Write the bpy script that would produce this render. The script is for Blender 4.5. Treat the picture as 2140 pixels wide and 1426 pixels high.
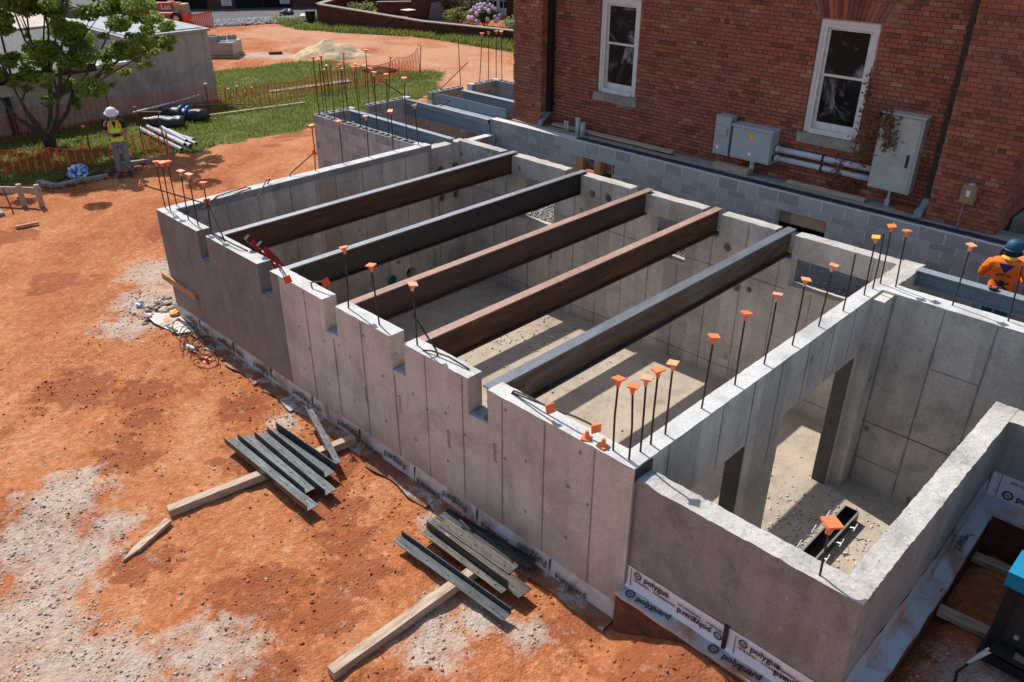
import bpy, bmesh, math, random
import numpy as np
from mathutils import Vector, Matrix, noise
random.seed(7); rng = np.random.default_rng(7)
sc = bpy.context.scene
for o in list(bpy.data.objects): bpy.data.objects.remove(o)
COL = sc.collection
R = math.radians
V = Vector

# ------------------------------------------------------------------ camera
cam = bpy.data.cameras.new('camera'); camo = bpy.data.objects.new('camera', cam); COL.objects.link(camo)
cam.sensor_width = 36; cam.lens = 28.686; cam.clip_start = .1; cam.clip_end = 500
CAMLOC = V((3.29053, -4.90528, 4.50578))
camo.matrix_world = Matrix([[0.7121413, -0.3410518, 0.6136272, 3.2905259], [0.7020305, 0.3424568, -0.6244009, -4.9052816], [0.0028122, 0.8754467, 0.4833064, 4.5057784], [0.0, 0.0, 0.0, 1.0]])
sc.camera = camo
sc.render.resolution_x = 1024; sc.render.resolution_y = 682
# ------------------------------------------------------------------ light
SUN = V((.594, -.100, -.798)).normalized()
wd = bpy.data.worlds.new('World'); sc.world = wd; wd.use_nodes = True
wn = wd.node_tree.nodes; wl = wd.node_tree.links
sky = wn.new('ShaderNodeTexSky'); sky.sky_type = 'NISHITA'; sky.sun_disc = False
sky.sun_elevation = R(53); sky.sun_rotation = R(-80.5); sky.air_density = 1.0; sky.dust_density = 1.5
bg = wn['Background']; bg.inputs['Strength'].default_value = .12
wl.new(sky.outputs[0], bg.inputs['Color'])
sl = bpy.data.lights.new('sun', 'SUN'); sl.energy = 4.2; sl.angle = R(.53); sl.color = (1, .95, .88)
so = bpy.data.objects.new('sun', sl); COL.objects.link(so); so.rotation_euler = SUN.to_track_quat('-Z', 'Y').to_euler()
vs = sc.view_settings; vs.view_transform = 'Standard'; vs.look = 'None'; vs.exposure = .36; vs.gamma = 1
vs.use_curve_mapping = False

# ------------------------------------------------------------------ materials
def ramp(nt, stops):
    r = nt.nodes.new('ShaderNodeValToRGB'); e = r.color_ramp.elements
    while len(e) > 1: e.remove(e[-1])
    for i, (p, c) in enumerate(stops):
        x = e[0] if i == 0 else e.new(p)
        x.position = p; x.color = (c[0], c[1], c[2], 1)
    return r
class NM:
    "small node-material builder"
    def __init__(s, name, rough=.8, metal=0, spec=.4):
        s.m = bpy.data.materials.new(name); s.m.use_nodes = True; s.nt = s.m.node_tree
        s.b = s.nt.nodes['Principled BSDF']; s.b.inputs['Roughness'].default_value = rough
        s.b.inputs['Metallic'].default_value = metal; s.b.inputs['Specular IOR Level'].default_value = spec
        s.pos = s.nt.nodes.new('ShaderNodeNewGeometry')
    def L(s, a, b): s.nt.links.new(a, b)
    def map(s, scale=(1, 1, 1), src=None):
        n = s.nt.nodes.new('ShaderNodeMapping'); n.inputs['Scale'].default_value = scale
        s.L(src or s.pos.outputs['Position'], n.inputs['Vector']); return n.outputs[0]
    def noise(s, scale, detail=4, rough=.55, vec=None, dist=0):
        n = s.nt.nodes.new('ShaderNodeTexNoise'); n.inputs['Scale'].default_value = scale
        n.inputs['Detail'].default_value = detail; n.inputs['Roughness'].default_value = rough
        n.inputs['Distortion'].default_value = dist
        s.L(vec or s.pos.outputs['Position'], n.inputs['Vector']); return n.outputs['Fac']
    def vor(s, scale, vec=None, feature='F1', out='Distance'):
        n = s.nt.nodes.new('ShaderNodeTexVoronoi'); n.feature = feature; n.inputs['Scale'].default_value = scale
        s.L(vec or s.pos.outputs['Position'], n.inputs['Vector']); return n.outputs[out]
    def ramp(s, fac, stops):
        r = ramp(s.nt, stops); s.L(fac, r.inputs[0]); return r.outputs[0]
    def mix(s, fac, a, b, mode='MIX'):
        n = s.nt.nodes.new('ShaderNodeMix'); n.data_type = 'RGBA'; n.blend_type = mode
        for sock, v in ((n.inputs[0], fac), (n.inputs[6], a), (n.inputs[7], b)):
            if hasattr(v, 'links'): s.L(v, sock)
            elif isinstance(v, (int, float)): sock.default_value = v if sock.type == 'VALUE' else (v, v, v, 1)
            else: sock.default_value = (v[0], v[1], v[2], 1)
        return n.outputs[2]
    def math(s, op, a, b=0.0):
        n = s.nt.nodes.new('ShaderNodeMath'); n.operation = op
        for i, v in enumerate((a, b)):
            if hasattr(v, 'links'): s.L(v, n.inputs[i])
            else: n.inputs[i].default_value = v
        return n.outputs[0]
    def attr(s, name, out='Color'):
        n = s.nt.nodes.new('ShaderNodeAttribute'); n.attribute_name = name; return n.outputs[out]
    def sep(s, c):
        n = s.nt.nodes.new('ShaderNodeSeparateColor'); s.L(c, n.inputs[0]); return n.outputs
    def rnd(s):
        "one number per loose piece and per object"
        o = s.nt.nodes.new('ShaderNodeObjectInfo')
        return s.math('FRACT', s.math('ADD', s.pos.outputs['Random Per Island'], o.outputs['Random']))
    def col(s, c):
        if hasattr(c, 'links'): s.L(c, s.b.inputs['Base Color'])
        else: s.b.inputs['Base Color'].default_value = (c[0], c[1], c[2], 1)
        return s
    def bump(s, h, strength=.4, dist=.01):
        n = s.nt.nodes.new('ShaderNodeBump'); n.inputs['Strength'].default_value = strength
        n.inputs['Distance'].default_value = dist
        s.L(h, n.inputs['Height']); s.L(n.outputs[0], s.b.inputs['Normal']); return s
    def rough(s, r): s.L(r, s.b.inputs['Roughness']); return s
def plain(name, c, rough=.6, metal=0, var=.18, scale=9, bump=.15, dist=.004):
    m = NM(name, rough, metal)
    n = m.noise(scale, 5)
    lo = tuple(x * (1 - var) for x in c); hi = tuple(min(1, x * (1 + var)) for x in c)
    m.col(m.ramp(n, [(.3, lo), (.7, hi)]))
    if bump: m.bump(m.noise(scale * 6, 4), bump, dist)
    return m.m
def concrete(name, c, holes=1, stain=.6, streak=.5, warm=(.30, .215, .15), bumpd=.004, panel=.16, speck=0, blotch=.4, spots=0, mud=0):
    m = NM(name, .88, 0, .25)
    lo = tuple(x * .66 for x in c); hi = tuple(min(1, x * 1.16) for x in c)
    a = m.ramp(m.noise(1.5, 7, .68, dist=.5), [(.3, lo), (.5, c), (.7, hi)])
    if panel:
        sx = m.nt.nodes.new('ShaderNodeSeparateXYZ'); m.L(m.pos.outputs['Position'], sx.inputs[0])
        w_ = m.nt.nodes.new('ShaderNodeTexWhiteNoise'); w_.noise_dimensions = '1D'
        m.L(m.math('FLOOR', m.math('DIVIDE', m.math('ADD', m.math('ADD', sx.outputs[0], sx.outputs[1]), .12), .605)), w_.inputs['W'])
        k_ = m.math('ADD', m.math('MULTIPLY', w_.outputs['Value'], 2 * panel), 1 - panel * 1.1)
        cb = m.nt.nodes.new('ShaderNodeCombineColor')
        for i_ in range(3): m.L(k_, cb.inputs[i_])
        a = m.mix(1, a, cb.outputs[0], 'MULTIPLY')
    bl = m.ramp(m.noise(3.2, 8, .72, dist=.8), [(.54, (0, 0, 0)), (.66, (1, 1, 1))])
    a = m.mix(m.math('MULTIPLY', bl, blotch), a, tuple(x * .58 for x in c))
    if speck:
        sp = m.ramp(m.noise(26, 4, .75), [(.60, (0, 0, 0)), (.68, (1, 1, 1))])
        a = m.mix(m.math('MULTIPLY', sp, speck), a, tuple(x * .38 for x in c))
    st = m.noise(1, 5, .6, vec=m.map((5, 5, .55)))
    a = m.mix(m.math('MULTIPLY', m.ramp(st, [(.5, (0, 0, 0)), (.75, (1, 1, 1))]), streak), a, tuple(x * .55 for x in c))
    w = m.ramp(m.noise(.8, 4, .6, dist=.8), [(.55, (0, 0, 0)), (.75, (1, 1, 1))])
    a = m.mix(m.math('MULTIPLY', w, stain * .45), a, warm)
    f = m.ramp(m.noise(38, 3), [(.3, (.82, .82, .82)), (.7, (1.08, 1.08, 1.08))])
    a = m.mix(1, a, f, 'MULTIPLY')
    vd = m.vor(9, m.map((1, 1, .8)))
    gate = m.ramp(m.noise(1.7, 2), [(.45, (0, 0, 0)), (.6, (1, 1, 1))])
    h = m.math('MULTIPLY', m.ramp(vd, [(.05, (1, 1, 1)), (.11, (0, 0, 0))]), gate)
    a = m.mix(m.math('MULTIPLY', h, .75 * holes), a, tuple(x * .3 for x in c))
    if spots:
        v2 = m.math('ADD', m.vor(2.6, m.map((1, 1, .75))), m.math('MULTIPLY', m.math('SUBTRACT', m.noise(14, 4), .5), .16))
        g2 = m.ramp(m.noise(.7, 2), [(.42, (0, 0, 0)), (.5, (1, 1, 1))])
        s2_ = m.math('MULTIPLY', m.ramp(v2, [(.07, (1, 1, 1)), (.14, (0, 0, 0))]), g2)
        a = m.mix(m.math('MULTIPLY', s2_, spots), a, tuple(x * .33 for x in c))
    if mud:
        sz = m.nt.nodes.new('ShaderNodeSeparateXYZ'); m.L(m.pos.outputs['Position'], sz.inputs[0])
        zz = m.math('ADD', sz.outputs[2], m.math('MULTIPLY', m.math('SUBTRACT', m.noise(2.4, 8, .75, vec=m.map((1, 1, .35))), .5), 1.3))
        mf = m.ramp(m.math('MULTIPLY', zz, -.5), [(.66, (0, 0, 0)), (.9, (1, 1, 1))])
        a = m.mix(m.math('MULTIPLY', mf, mud), a, (.36, .19, .11))
    m.col(a)
    hh = m.math('SUBTRACT', m.math('MULTIPLY', m.noise(26, 6, .65), .6), m.math('MULTIPLY', h, holes))
    m.bump(hh, .6, bumpd)
    return m.m
M = {}
M['concrete'] = concrete('concrete', (.55, .505, .445), spots=1, blotch=.5)
M['outer'] = concrete('weathered_front_concrete', (.59, .535, .465), blotch=.36, mud=.7, panel=.1)
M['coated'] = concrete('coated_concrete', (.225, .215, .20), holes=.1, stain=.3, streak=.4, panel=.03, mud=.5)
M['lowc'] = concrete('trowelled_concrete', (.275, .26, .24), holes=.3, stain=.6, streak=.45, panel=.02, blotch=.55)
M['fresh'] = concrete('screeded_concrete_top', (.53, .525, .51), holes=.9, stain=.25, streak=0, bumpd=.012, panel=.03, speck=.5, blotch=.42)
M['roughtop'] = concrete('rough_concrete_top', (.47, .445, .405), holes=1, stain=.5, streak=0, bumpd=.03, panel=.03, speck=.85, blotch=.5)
M['tanpanel'] = concrete('tan_filler_panel', (.47, .37, .28), holes=.6, stain=.6, panel=0)
M['clayface'] = plain('cut_clay_face', (.13, .05, .026), .95, var=.4, scale=7, bump=.8, dist=.03)
M['rustseam'] = plain('rust_stained_seam', (.24, .12, .075), .9, var=.4, scale=8)
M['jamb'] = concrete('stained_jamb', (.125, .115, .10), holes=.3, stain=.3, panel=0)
M['seam'] = concrete('form_seam', (.30, .285, .27), holes=.2, stain=.5)
M['slab'] = concrete('dusty_floor', (.42, .35, .275), holes=0, stain=.8, streak=0, warm=(.42, .28, .17), bumpd=.02, panel=0, speck=.2)
M['block'] = None
def blockmat(name, c):
    m = NM(name, .95, 0, .2)
    k = m.ramp(m.rnd(), [(0, tuple(x * .78 for x in c)), (.5, c), (1, tuple(x * 1.18 for x in c))])
    k = m.mix(1, k, m.ramp(m.noise(60, 4), [(.3, (.8, .8, .8)), (.7, (1.12, 1.12, 1.12))]), 'MULTIPLY')
    s = m.ramp(m.noise(3, 5), [(.56, (0, 0, 0)), (.72, (1, 1, 1))])
    k = m.mix(m.math('MULTIPLY', s, .35), k, tuple(x * 1.6 for x in c))
    m.col(k); m.bump(m.noise(140, 3), .5, .003); return m.m
M['block'] = blockmat('concrete_block', (.315, .32, .32))
M['mortar'] = plain('mortar', (.52, .505, .475), .95, var=.2, scale=20)
m = NM('red_brick', .9, 0, .25)
k = m.ramp(m.rnd(), [(0, (.15, .053, .037)), (.2, (.275, .086, .053)), (.45, (.335, .104, .060)), (.7, (.29, .092, .058)), (.86, (.38, .132, .072)), (.95, (.22, .09, .068)), (1, (.41, .21, .135))])
k = m.mix(1, k, m.ramp(m.noise(30, 5), [(.3, (.72, .72, .72)), (.7, (1.15, 1.15, 1.15))]), 'MULTIPLY')
k = m.mix(m.math('MULTIPLY', m.ramp(m.noise(.9, 5, .6), [(.5, (0, 0, 0)), (.75, (1, 1, 1))]), .4), k, (.26, .125, .10))
m.col(k); m.bump(m.noise(70, 5), .5, .004); M['brick'] = m.m
M['bmortar'] = plain('brick_mortar', (.285, .17, .13), .95, var=.3, scale=14)
m = NM('garden_brick', .9, 0, .2)
k = m.ramp(m.rnd(), [(0, (.075, .032, .022)), (.5, (.13, .05, .032)), (1, (.20, .085, .055))])
m.col(m.mix(1, k, m.ramp(m.noise(6, 5), [(.3, (.6, .6, .6)), (.7, (1.1, 1.1, 1.1))]), 'MULTIPLY')); M['gbrick'] = m.m
def steel(name, stops, rough=.55, metal=.35, sx=(1.2, .5, 3)):
    m = NM(name, rough, metal, .4)
    n = m.noise(2.2, 7, .65, vec=m.map(sx), dist=.4)
    a = m.ramp(n, stops)
    a = m.mix(1, a, m.ramp(m.noise(24, 4), [(.3, (.75, .75, .75)), (.7, (1.15, 1.15, 1.15))]), 'MULTIPLY')
    m.col(a); m.bump(m.noise(45, 4), .2, .002); return m.m
M['rust1'] = steel('rusty_steel', [(.25, (.04, .02, .012)), (.5, (.085, .04, .02)), (.75, (.15, .07, .034))], .75, .1)
M['rust2'] = steel('black_mill_steel', [(.3, (.028, .026, .026)), (.6, (.055, .043, .038)), (.8, (.10, .06, .045))], .5, .3)
M['rust3'] = steel('red_rust_steel', [(.3, (.055, .036, .033)), (.55, (.095, .052, .042)), (.8, (.16, .085, .06))], .7, .15)
M['rust4'] = steel('orange_rust_steel', [(.25, (.035, .02, .014)), (.48, (.10, .045, .022)), (.62, (.17, .07, .028)), (.8, (.34, .15, .045))], .75, .1)
M['rust5'] = steel('blue_grey_mill_steel', [(.30, (.085, .038, .022)), (.5, (.10, .062, .045)), (.58, (.105, .105, .11)), (.8, (.17, .175, .185))], .5, .3)
M['flange5'] = steel('blue_grey_flange', [(.3, (.095, .11, .13)), (.6, (.16, .18, .205)), (.85, (.20, .15, .12))], .5, .2)
M['flange'] = steel('worn_flange_steel', [(.3, (.19, .195, .205)), (.6, (.30, .305, .315)), (.85, (.28, .21, .17))], .45, .3)
M['flange_rust'] = steel('rust_flange', [(.3, (.25, .15, .115)), (.6, (.36, .225, .175)), (.85, (.45, .38, .34))], .65, .15)
M['primer'] = steel('grey_primer_steel', [(.3, (.20, .245, .28)), (.7, (.27, .32, .35))], .5, .05)
M['angle'] = steel('dark_angle_steel', [(.3, (.015, .017, .02)), (.5, (.05, .057, .064)), (.62, (.10, .11, .12)), (.75, (.20, .21, .225))], .4, .5, (1, 30, 30))
M['angle_rust'] = steel('rusting_angle_steel', [(.3, (.028, .025, .024)), (.52, (.075, .068, .062)), (.64, (.14, .125, .11)), (.8, (.19, .14, .10))], .45, .4, (1, 26, 26))
M['rebar'] = steel('rebar_steel', [(.3, (.035, .028, .026)), (.7, (.085, .055, .042))], .7, .3)
M['cap'] = plain('orange_plastic', (.84, .20, .075), .45, var=.12, scale=20, bump=0)
M['cap_faded'] = plain('faded_orange_plastic', (.86, .34, .19), .5, var=.12, scale=20, bump=0)
M['cap_red'] = plain('red_orange_plastic', (.72, .075, .025), .45, var=.12, scale=20, bump=0)
M['cap_yellow'] = plain('yellow_plastic', (.85, .40, .06), .5, var=.1, bump=0)
M['net'] = plain('orange_netting', (.75, .11, .03), .6, var=.1, bump=0)
M['netfar'] = plain('red_netting', (.62, .085, .045), .6, var=.1, bump=0)
m = NM('timber', .85, 0, .25)
g = m.noise(1, 6, .65, vec=m.map((3, 30, 30)), dist=.6)
m.col(m.ramp(g, [(.3, (.25, .16, .10)), (.5, (.44, .33, .23)), (.75, (.56, .46, .35))])); m.bump(g, .3, .003); M['timber'] = m.m
m = NM('timber_y', .85, 0, .25)
g = m.noise(1, 6, .65, vec=m.map((30, 3, 30)), dist=.6)
m.col(m.ramp(g, [(.28, (.22, .15, .10)), (.5, (.43, .33, .24)), (.75, (.57, .48, .38))])); m.bump(g, .3, .003); M['timber_y'] = m.m
M['lumber'] = plain('orange_lumber', (.42, .21, .10), .8, var=.3, scale=12)
M['darkwood'] = plain('dark_wood', (.12, .055, .03), .85, var=.4, scale=10)
def membrane(name, c):
    m = NM(name, .4, 0, .5)
    d = m.noise(2.5, 7, .65, dist=.5)
    m.col(m.mix(m.ramp(d, [(.44, (0, 0, 0)), (.62, (1, 1, 1))]), c, (.34, .19, .115)))
    m.rough(m.ramp(d, [(.45, (.35, .35, .35)), (.65, (.9, .9, .9))]))
    m.bump(m.noise(9, 4), .25, .01); return m.m
M['memb'] = membrane('white_membrane', (.58, .53, .49))
M['memb2'] = membrane('silver_membrane', (.40, .42, .44))
M['dirtyink'] = plain('mud_faded_ink', (.075, .055, .045), .8, var=.3, bump=0)
M['ink'] = plain('black_ink', (.02, .018, .018), .6, var=.1, bump=0)
M['inkgrey'] = plain('faded_ink', (.30, .25, .235), .8, var=.1, bump=0)
M['blackrub'] = plain('black_rubber', (.018, .018, .02), .5, var=.2)
M['navy'] = plain('navy_flashing', (.018, .024, .05), .45, var=.3)
M['white'] = plain('white_window_paint', (.62, .60, .56), .5, var=.1, scale=7)
M['stone'] = plain('stone_sill', (.26, .235, .205), .9, var=.25, scale=7)
m = NM('window_glass', .05, 0, .12)
g = m.noise(2.3, 7, .7, dist=1.0)
m.col(m.ramp(g, [(.5, (.012, .013, .014)), (.56, (.06, .061, .063)), (.68, (.30, .30, .30))])); m.rough(m.ramp(g, [(.5, (.06, .06, .06)), (.7, (.5, .5, .5))])); M['glass'] = m.m
M['downspout'] = plain('black_downspout', (.014, .013, .013), .35, var=.2, bump=0)
M['elec'] = plain('grey_enamel', (.335, .365, .39), .45, var=.08, scale=4, bump=.05)
M['elec2'] = plain('beige_grey_enamel', (.37, .38, .355), .5, var=.14, scale=5, bump=.05)
M['pvc'] = plain('grey_pvc', (.42, .45, .48), .45, var=.08, bump=0)
M['pvcdark'] = plain('dark_pvc', (.16, .19, .21), .5, var=.1, bump=0)
M['brass'] = plain('tan_box', (.27, .19, .10), .5, var=.15)
M['yellow'] = plain('yellow_sticker', (.80, .42, .03), .5, var=.05, bump=0)
M['vine'] = plain('dry_vine', (.135, .062, .028), .9, var=.4, scale=14)
M['stucco'] = concrete('stucco', (.44, .41, .385), holes=0, stain=.3, streak=.7, bumpd=.006, panel=0)
M['roofgrey'] = plain('grey_roof_membrane', (.26, .285, .31), .7, var=.1, scale=2)
M['rooftan'] = plain('tan_roof', (.46, .39, .31), .9, var=.15, scale=3)
M['roofdark'] = plain('dark_shingle', (.15, .145, .14), .95, var=.35, scale=16)
M['eave'] = plain('dark_eave', (.022, .021, .021), .7, var=.2)
M['sand'] = plain('sand', (.52, .40, .24), .95, var=.22, scale=6, bump=.8, dist=.03)
M['asphalt'] = plain('asphalt', (.085, .085, .09), .9, var=.25, scale=5)
m = NM('gravel_stone', .9, 0, .2)
m.col(m.ramp(m.rnd(), [(0, (.22, .19, .16)), (.3, (.38, .34, .285)), (.6, (.48, .43, .365)), (.85, (.36, .25, .18)), (1, (.58, .53, .46))])); m.bump(m.noise(60, 3), .3, .004); M['gravel'] = m.m
m = NM('white_gravel', .9, 0, .2)
m.col(m.ramp(m.rnd(), [(0, (.25, .24, .225)), (.5, (.42, .40, .37)), (1, (.58, .56, .52))])); M['wgravel'] = m.m
m = NM('dark_gravel', .9, 0, .2)
m.col(m.ramp(m.rnd(), [(0, (.15, .155, .165)), (.5, (.28, .285, .29)), (1, (.42, .42, .42))])); M['ggravel'] = m.m
m = NM('red_clod', .95, 0, .15)
m.col(m.ramp(m.rnd(), [(0, (.20, .062, .025)), (.5, (.33, .105, .04)), (1, (.42, .16, .07))])); M['clod'] = m.m
def leaf(name, a, b, c, trans=.25):
    m = NM(name, .6, 0, .3)
    m.col(m.ramp(m.rnd(), [(0, a), (.6, b), (1, c)]))
    m.b.inputs['Transmission Weight'].default_value = 0
    t = m.nt.nodes.new('ShaderNodeBsdfTranslucent'); t.inputs['Color'].default_value = (c[0] * 1.4, c[1] * 1.4, c[2], 1)
    x = m.nt.nodes.new('ShaderNodeMixShader'); x.inputs[0].default_value = trans
    m.L(m.b.outputs[0], x.inputs[1]); m.L(t.outputs[0], x.inputs[2]); m.L(x.outputs[0], m.nt.nodes['Material Output'].inputs[0]); return m.m
M['leaf'] = leaf('dogwood_leaf', (.065, .12, .02), (.15, .235, .042), (.29, .36, .075), .4)
M['grass'] = leaf('grass_blade', (.06, .105, .018), (.115, .19, .035), (.27, .28, .09), .3)
M['shrub'] = leaf('shrub_leaf', (.02, .045, .012), (.04, .08, .02), (.08, .12, .03))
M['palegreen'] = leaf('pale_shrub_leaf', (.10, .16, .07), (.17, .25, .12), (.27, .34, .18))
M['brownleaf'] = leaf('brown_shrub_leaf', (.03, .035, .015), (.07, .05, .02), (.12, .08, .02))
M['bark'] = plain('bark', (.085, .066, .052), .95, var=.4, scale=14, bump=.7, dist=.02)
M['flower'] = None
m = NM('hydrangea_bloom', .8); m.col(m.ramp(m.rnd(), [(0, (.33, .30, .50)), (.35, (.45, .38, .50)), (.7, (.55, .33, .42)), (1, (.62, .52, .58))])); M['flower'] = m.m
M['lull'] = plain('faded_orange_red_paint', (.50, .105, .055), .5, var=.15, scale=3)
M['wpaint'] = plain('white_paint', (.72, .72, .72), .6, var=.06, bump=0)
M['sign'] = plain('sign_white', (.58, .57, .60), .6, var=.08, bump=0)
M['poly'] = plain('black_poly_sheet', (.030, .034, .040), .28, var=.35, scale=5, bump=.5, dist=.03)
M['blue'] = plain('blue_tape', (.03, .14, .42), .5, var=.1, bump=0)
M['bluebag'] = None
m = NM('blue_white_bag', .4); m.col(m.ramp(m.noise(7, 4, dist=1.5), [(.44, (.03, .13, .45)), (.5, (.10, .28, .62)), (.56, (.7, .72, .75))])); M['bluebag'] = m.m
M['cyan'] = plain('cyan_hood', (.012, .21, .34), .3, var=.06, scale=3, bump=0)
M['dkmetal'] = plain('black_powder_coat', (.014, .015, .017), .45, var=.2, scale=10, bump=.05)
M['alu'] = plain('aluminium', (.55, .55, .56), .35, .8, var=.1, bump=0)
M['skin'] = plain('skin', (.33, .17, .11), .55, var=.08, bump=0)
M['vest'] = plain('lime_vest', (.62, .92, .05), .6, var=.1, scale=8)
M['vorange'] = plain('orange_tape', (.75, .26, .06), .6, var=.05, bump=0)
M['silver'] = plain('silver_tape', (.50, .50, .50), .4, var=.08, bump=0)
M['blackcloth'] = plain('black_cloth', (.016, .015, .016), .9, var=.3)
M['jeans'] = plain('grey_blue_jeans', (.17, .19, .235), .85, var=.2, scale=10)
M['bluejeans'] = plain('blue_jeans', (.03, .085, .18), .85, var=.2, scale=10)
M['hat'] = plain('white_hard_hat', (.72, .75, .80), .25, var=.04, bump=0)
M['bluehat'] = plain('blue_hood', (.014, .075, .14), .6, var=.1, bump=0)
M['oshirt'] = plain('orange_shirt', (.80, .155, .012), .8, var=.12, scale=9, bump=.35, dist=.012)
M['purple'] = plain('purple_scarf', (.045, .02, .11), .8, var=.2)
M['boot'] = plain('boot', (.05, .035, .025), .8, var=.3)
M['ladder'] = plain('red_fibreglass', (.42, .022, .018), .4, var=.12, bump=0)
M['tan'] = plain('cardboard', (.46, .33, .20), .9, var=.1)
M['wrap'] = plain('pallet_wrap', (.34, .33, .32), .3, var=.2, scale=5)
M['grate'] = plain('rust_grate', (.10, .035, .025), .8, var=.3)
M['trash'] = plain('dark_bin', (.018, .022, .024), .45, var=.2, bump=0)
M['teal'] = plain('teal_pipe', (.012, .13, .11), .5, var=.1, bump=0)
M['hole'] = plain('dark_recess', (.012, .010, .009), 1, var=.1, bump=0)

# ------------------------------------------------------------------ builders
class MB:
    def __init__(s): s.v = []; s.f = []; s.mi = []
    def add(s, verts, faces, mi=0):
        b = len(s.v); s.v += [tuple(x) for x in verts]; s.f += [[b + i for i in f] for f in faces]; s.mi += [mi] * len(faces); return s
    def box(s, x0, x1, y0, y1, z0, z1, mi=0):
        v = [(x, y, z) for z in (z0, z1) for y in (y0, y1) for x in (x0, x1)]
        return s.add(v, [(0, 2, 3, 1), (4, 5, 7, 6), (0, 1, 5, 4), (1, 3, 7, 5), (3, 2, 6, 7), (2, 0, 4, 6)], mi)
    def obox(s, c, ax, ay, az, mi=0):
        "oriented box: centre and three half-vectors"
        c, ax, ay, az = V(c), V(ax), V(ay), V(az)
        v = [c + i * ax + j * ay + k * az for k in (-1, 1) for j in (-1, 1) for i in (-1, 1)]
        return s.add(v, [(0, 2, 3, 1), (4, 5, 7, 6), (0, 1, 5, 4), (1, 3, 7, 5), (3, 2, 6, 7), (2, 0, 4, 6)], mi)
    def bar(s, a, b, w, h, up=(0, 0, 1), mi=0):
        a, b = V(a), V(b); d = (b - a); L = d.length; d.normalize(); up = V(up)
        sd = d.cross(up).normalized(); u = sd.cross(d).normalized()
        return s.obox((a + b) / 2, d * L / 2, sd * w / 2, u * h / 2, mi)
    def tube(s, pts, r, n=8, cap=True, mi=0):
        pts = [V(p) for p in pts]; rr = r if isinstance(r, (list, tuple)) else [r] * len(pts)
        base = len(s.v); prev = None
        for i, p in enumerate(pts):
            d = (pts[min(i + 1, len(pts) - 1)] - pts[max(i - 1, 0)])
            d = d.normalized() if d.length > 1e-9 else V((0, 0, 1))
            if prev is None:
                q = V((0, 0, 1)) if abs(d.z) < .9 else V((1, 0, 0)); e = d.cross(q).normalized()
            else:
                e = prev - d * prev.dot(d); e = e.normalized() if e.length > 1e-6 else d.orthogonal().normalized()
            prev = e; g = d.cross(e)
            for k in range(n):
                a = 2 * math.pi * k / n; s.v.append(tuple(p + rr[i] * (math.cos(a) * e + math.sin(a) * g)))
        for i in range(len(pts) - 1):
            for k in range(n):
                a = base + i * n + k; b = base + i * n + (k + 1) % n
                s.f.append([a, b, b + n, a + n]); s.mi.append(mi)
        if cap:
            s.f.append([base + k for k in range(n)][::-1]); s.f.append([base + (len(pts) - 1) * n + k for k in range(n)]); s.mi += [mi, mi]
        return s
    def extrude(s, poly, d, mi=0):
        "prism: polygon (3D points) pushed along d"
        n = len(poly); d = V(d); p = [V(q) for q in poly]
        return s.add(p + [q + d for q in p], [list(range(n))[::-1], list(range(n, 2 * n))] + [[i, (i + 1) % n, n + (i + 1) % n, n + i] for i in range(n)], mi)
    def lathe(s, c, prof, n=16, mi=0):
        base = len(s.v); c = V(c)
        for r, z in prof:
            for k in range(n):
                a = 2 * math.pi * k / n; s.v.append((c.x + r * math.cos(a), c.y + r * math.sin(a), c.z + z))
        for i in range(len(prof) - 1):
            for k in range(n):
                a = base + i * n + k; b = base + i * n + (k + 1) % n; s.f.append([a, b, b + n, a + n]); s.mi.append(mi)
        s.f.append([base + k for k in range(n)][::-1]); s.f.append([base + (len(prof) - 1) * n + k for k in range(n)]); s.mi += [mi, mi]
        return s
    def mesh(s, name, mats, smooth=False):
        me = bpy.data.meshes.new(name); me.from_pydata(s.v, [], s.f)
        mats = mats if isinstance(mats, (list, tuple)) else [mats]
        for x in mats: me.materials.append(x)
        if len(mats) > 1: me.polygons.foreach_set('material_index', s.mi)
        me.update()
        bm = bmesh.new(); bm.from_mesh(me); bmesh.ops.recalc_face_normals(bm, faces=bm.faces); bm.to_mesh(me); bm.free()
        if smooth: me.polygons.foreach_set('use_smooth', [True] * len(me.polygons))
        return me
    def build(s, name, mats, parent=None, smooth=False):
        return obj(name, s.mesh(name, mats, smooth), parent)
def obj(name, me, parent=None, loc=None, rot=None):
    o = bpy.data.objects.new(name, me); COL.objects.link(o)
    if parent: o.parent = parent
    if loc is not None: o.location = loc
    if rot is not None: o.rotation_euler = rot
    return o
def tag(o, label=None, cat=None, group=None, kind=None):
    for k, v in (('label', label), ('category', cat), ('group', group), ('kind', kind)):
        if v: o[k] = v
    return o
def thing(name, label, cat, loc=(0, 0, 0), group=None, rz=0):
    o = obj(name, None, None, loc, (0, 0, rz)); o.empty_display_size = .1
    return tag(o, label, cat, group)
def struct(o): o['kind'] = 'structure'; return o
def bake(o):
    "apply modifiers without operators"
    dg = bpy.context.evaluated_depsgraph_get(); dg.update()
    me = bpy.data.meshes.new_from_object(o.evaluated_get(dg), depsgraph=dg)
    old = o.data; o.modifiers.clear(); o.data = me
    if old.users == 0: bpy.data.meshes.remove(old)
    return o
def cut(o, cutter):
    "boolean difference with a throw-away cutter (MB)"
    c = obj('cutter', cutter.mesh('cutter', M['concrete']))
    b = o.modifiers.new('cut', 'BOOLEAN'); b.operation = 'DIFFERENCE'; b.object = c; b.solver = 'EXACT'
    bake(o); me = c.data; bpy.data.objects.remove(c); bpy.data.meshes.remove(me); return o
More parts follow.
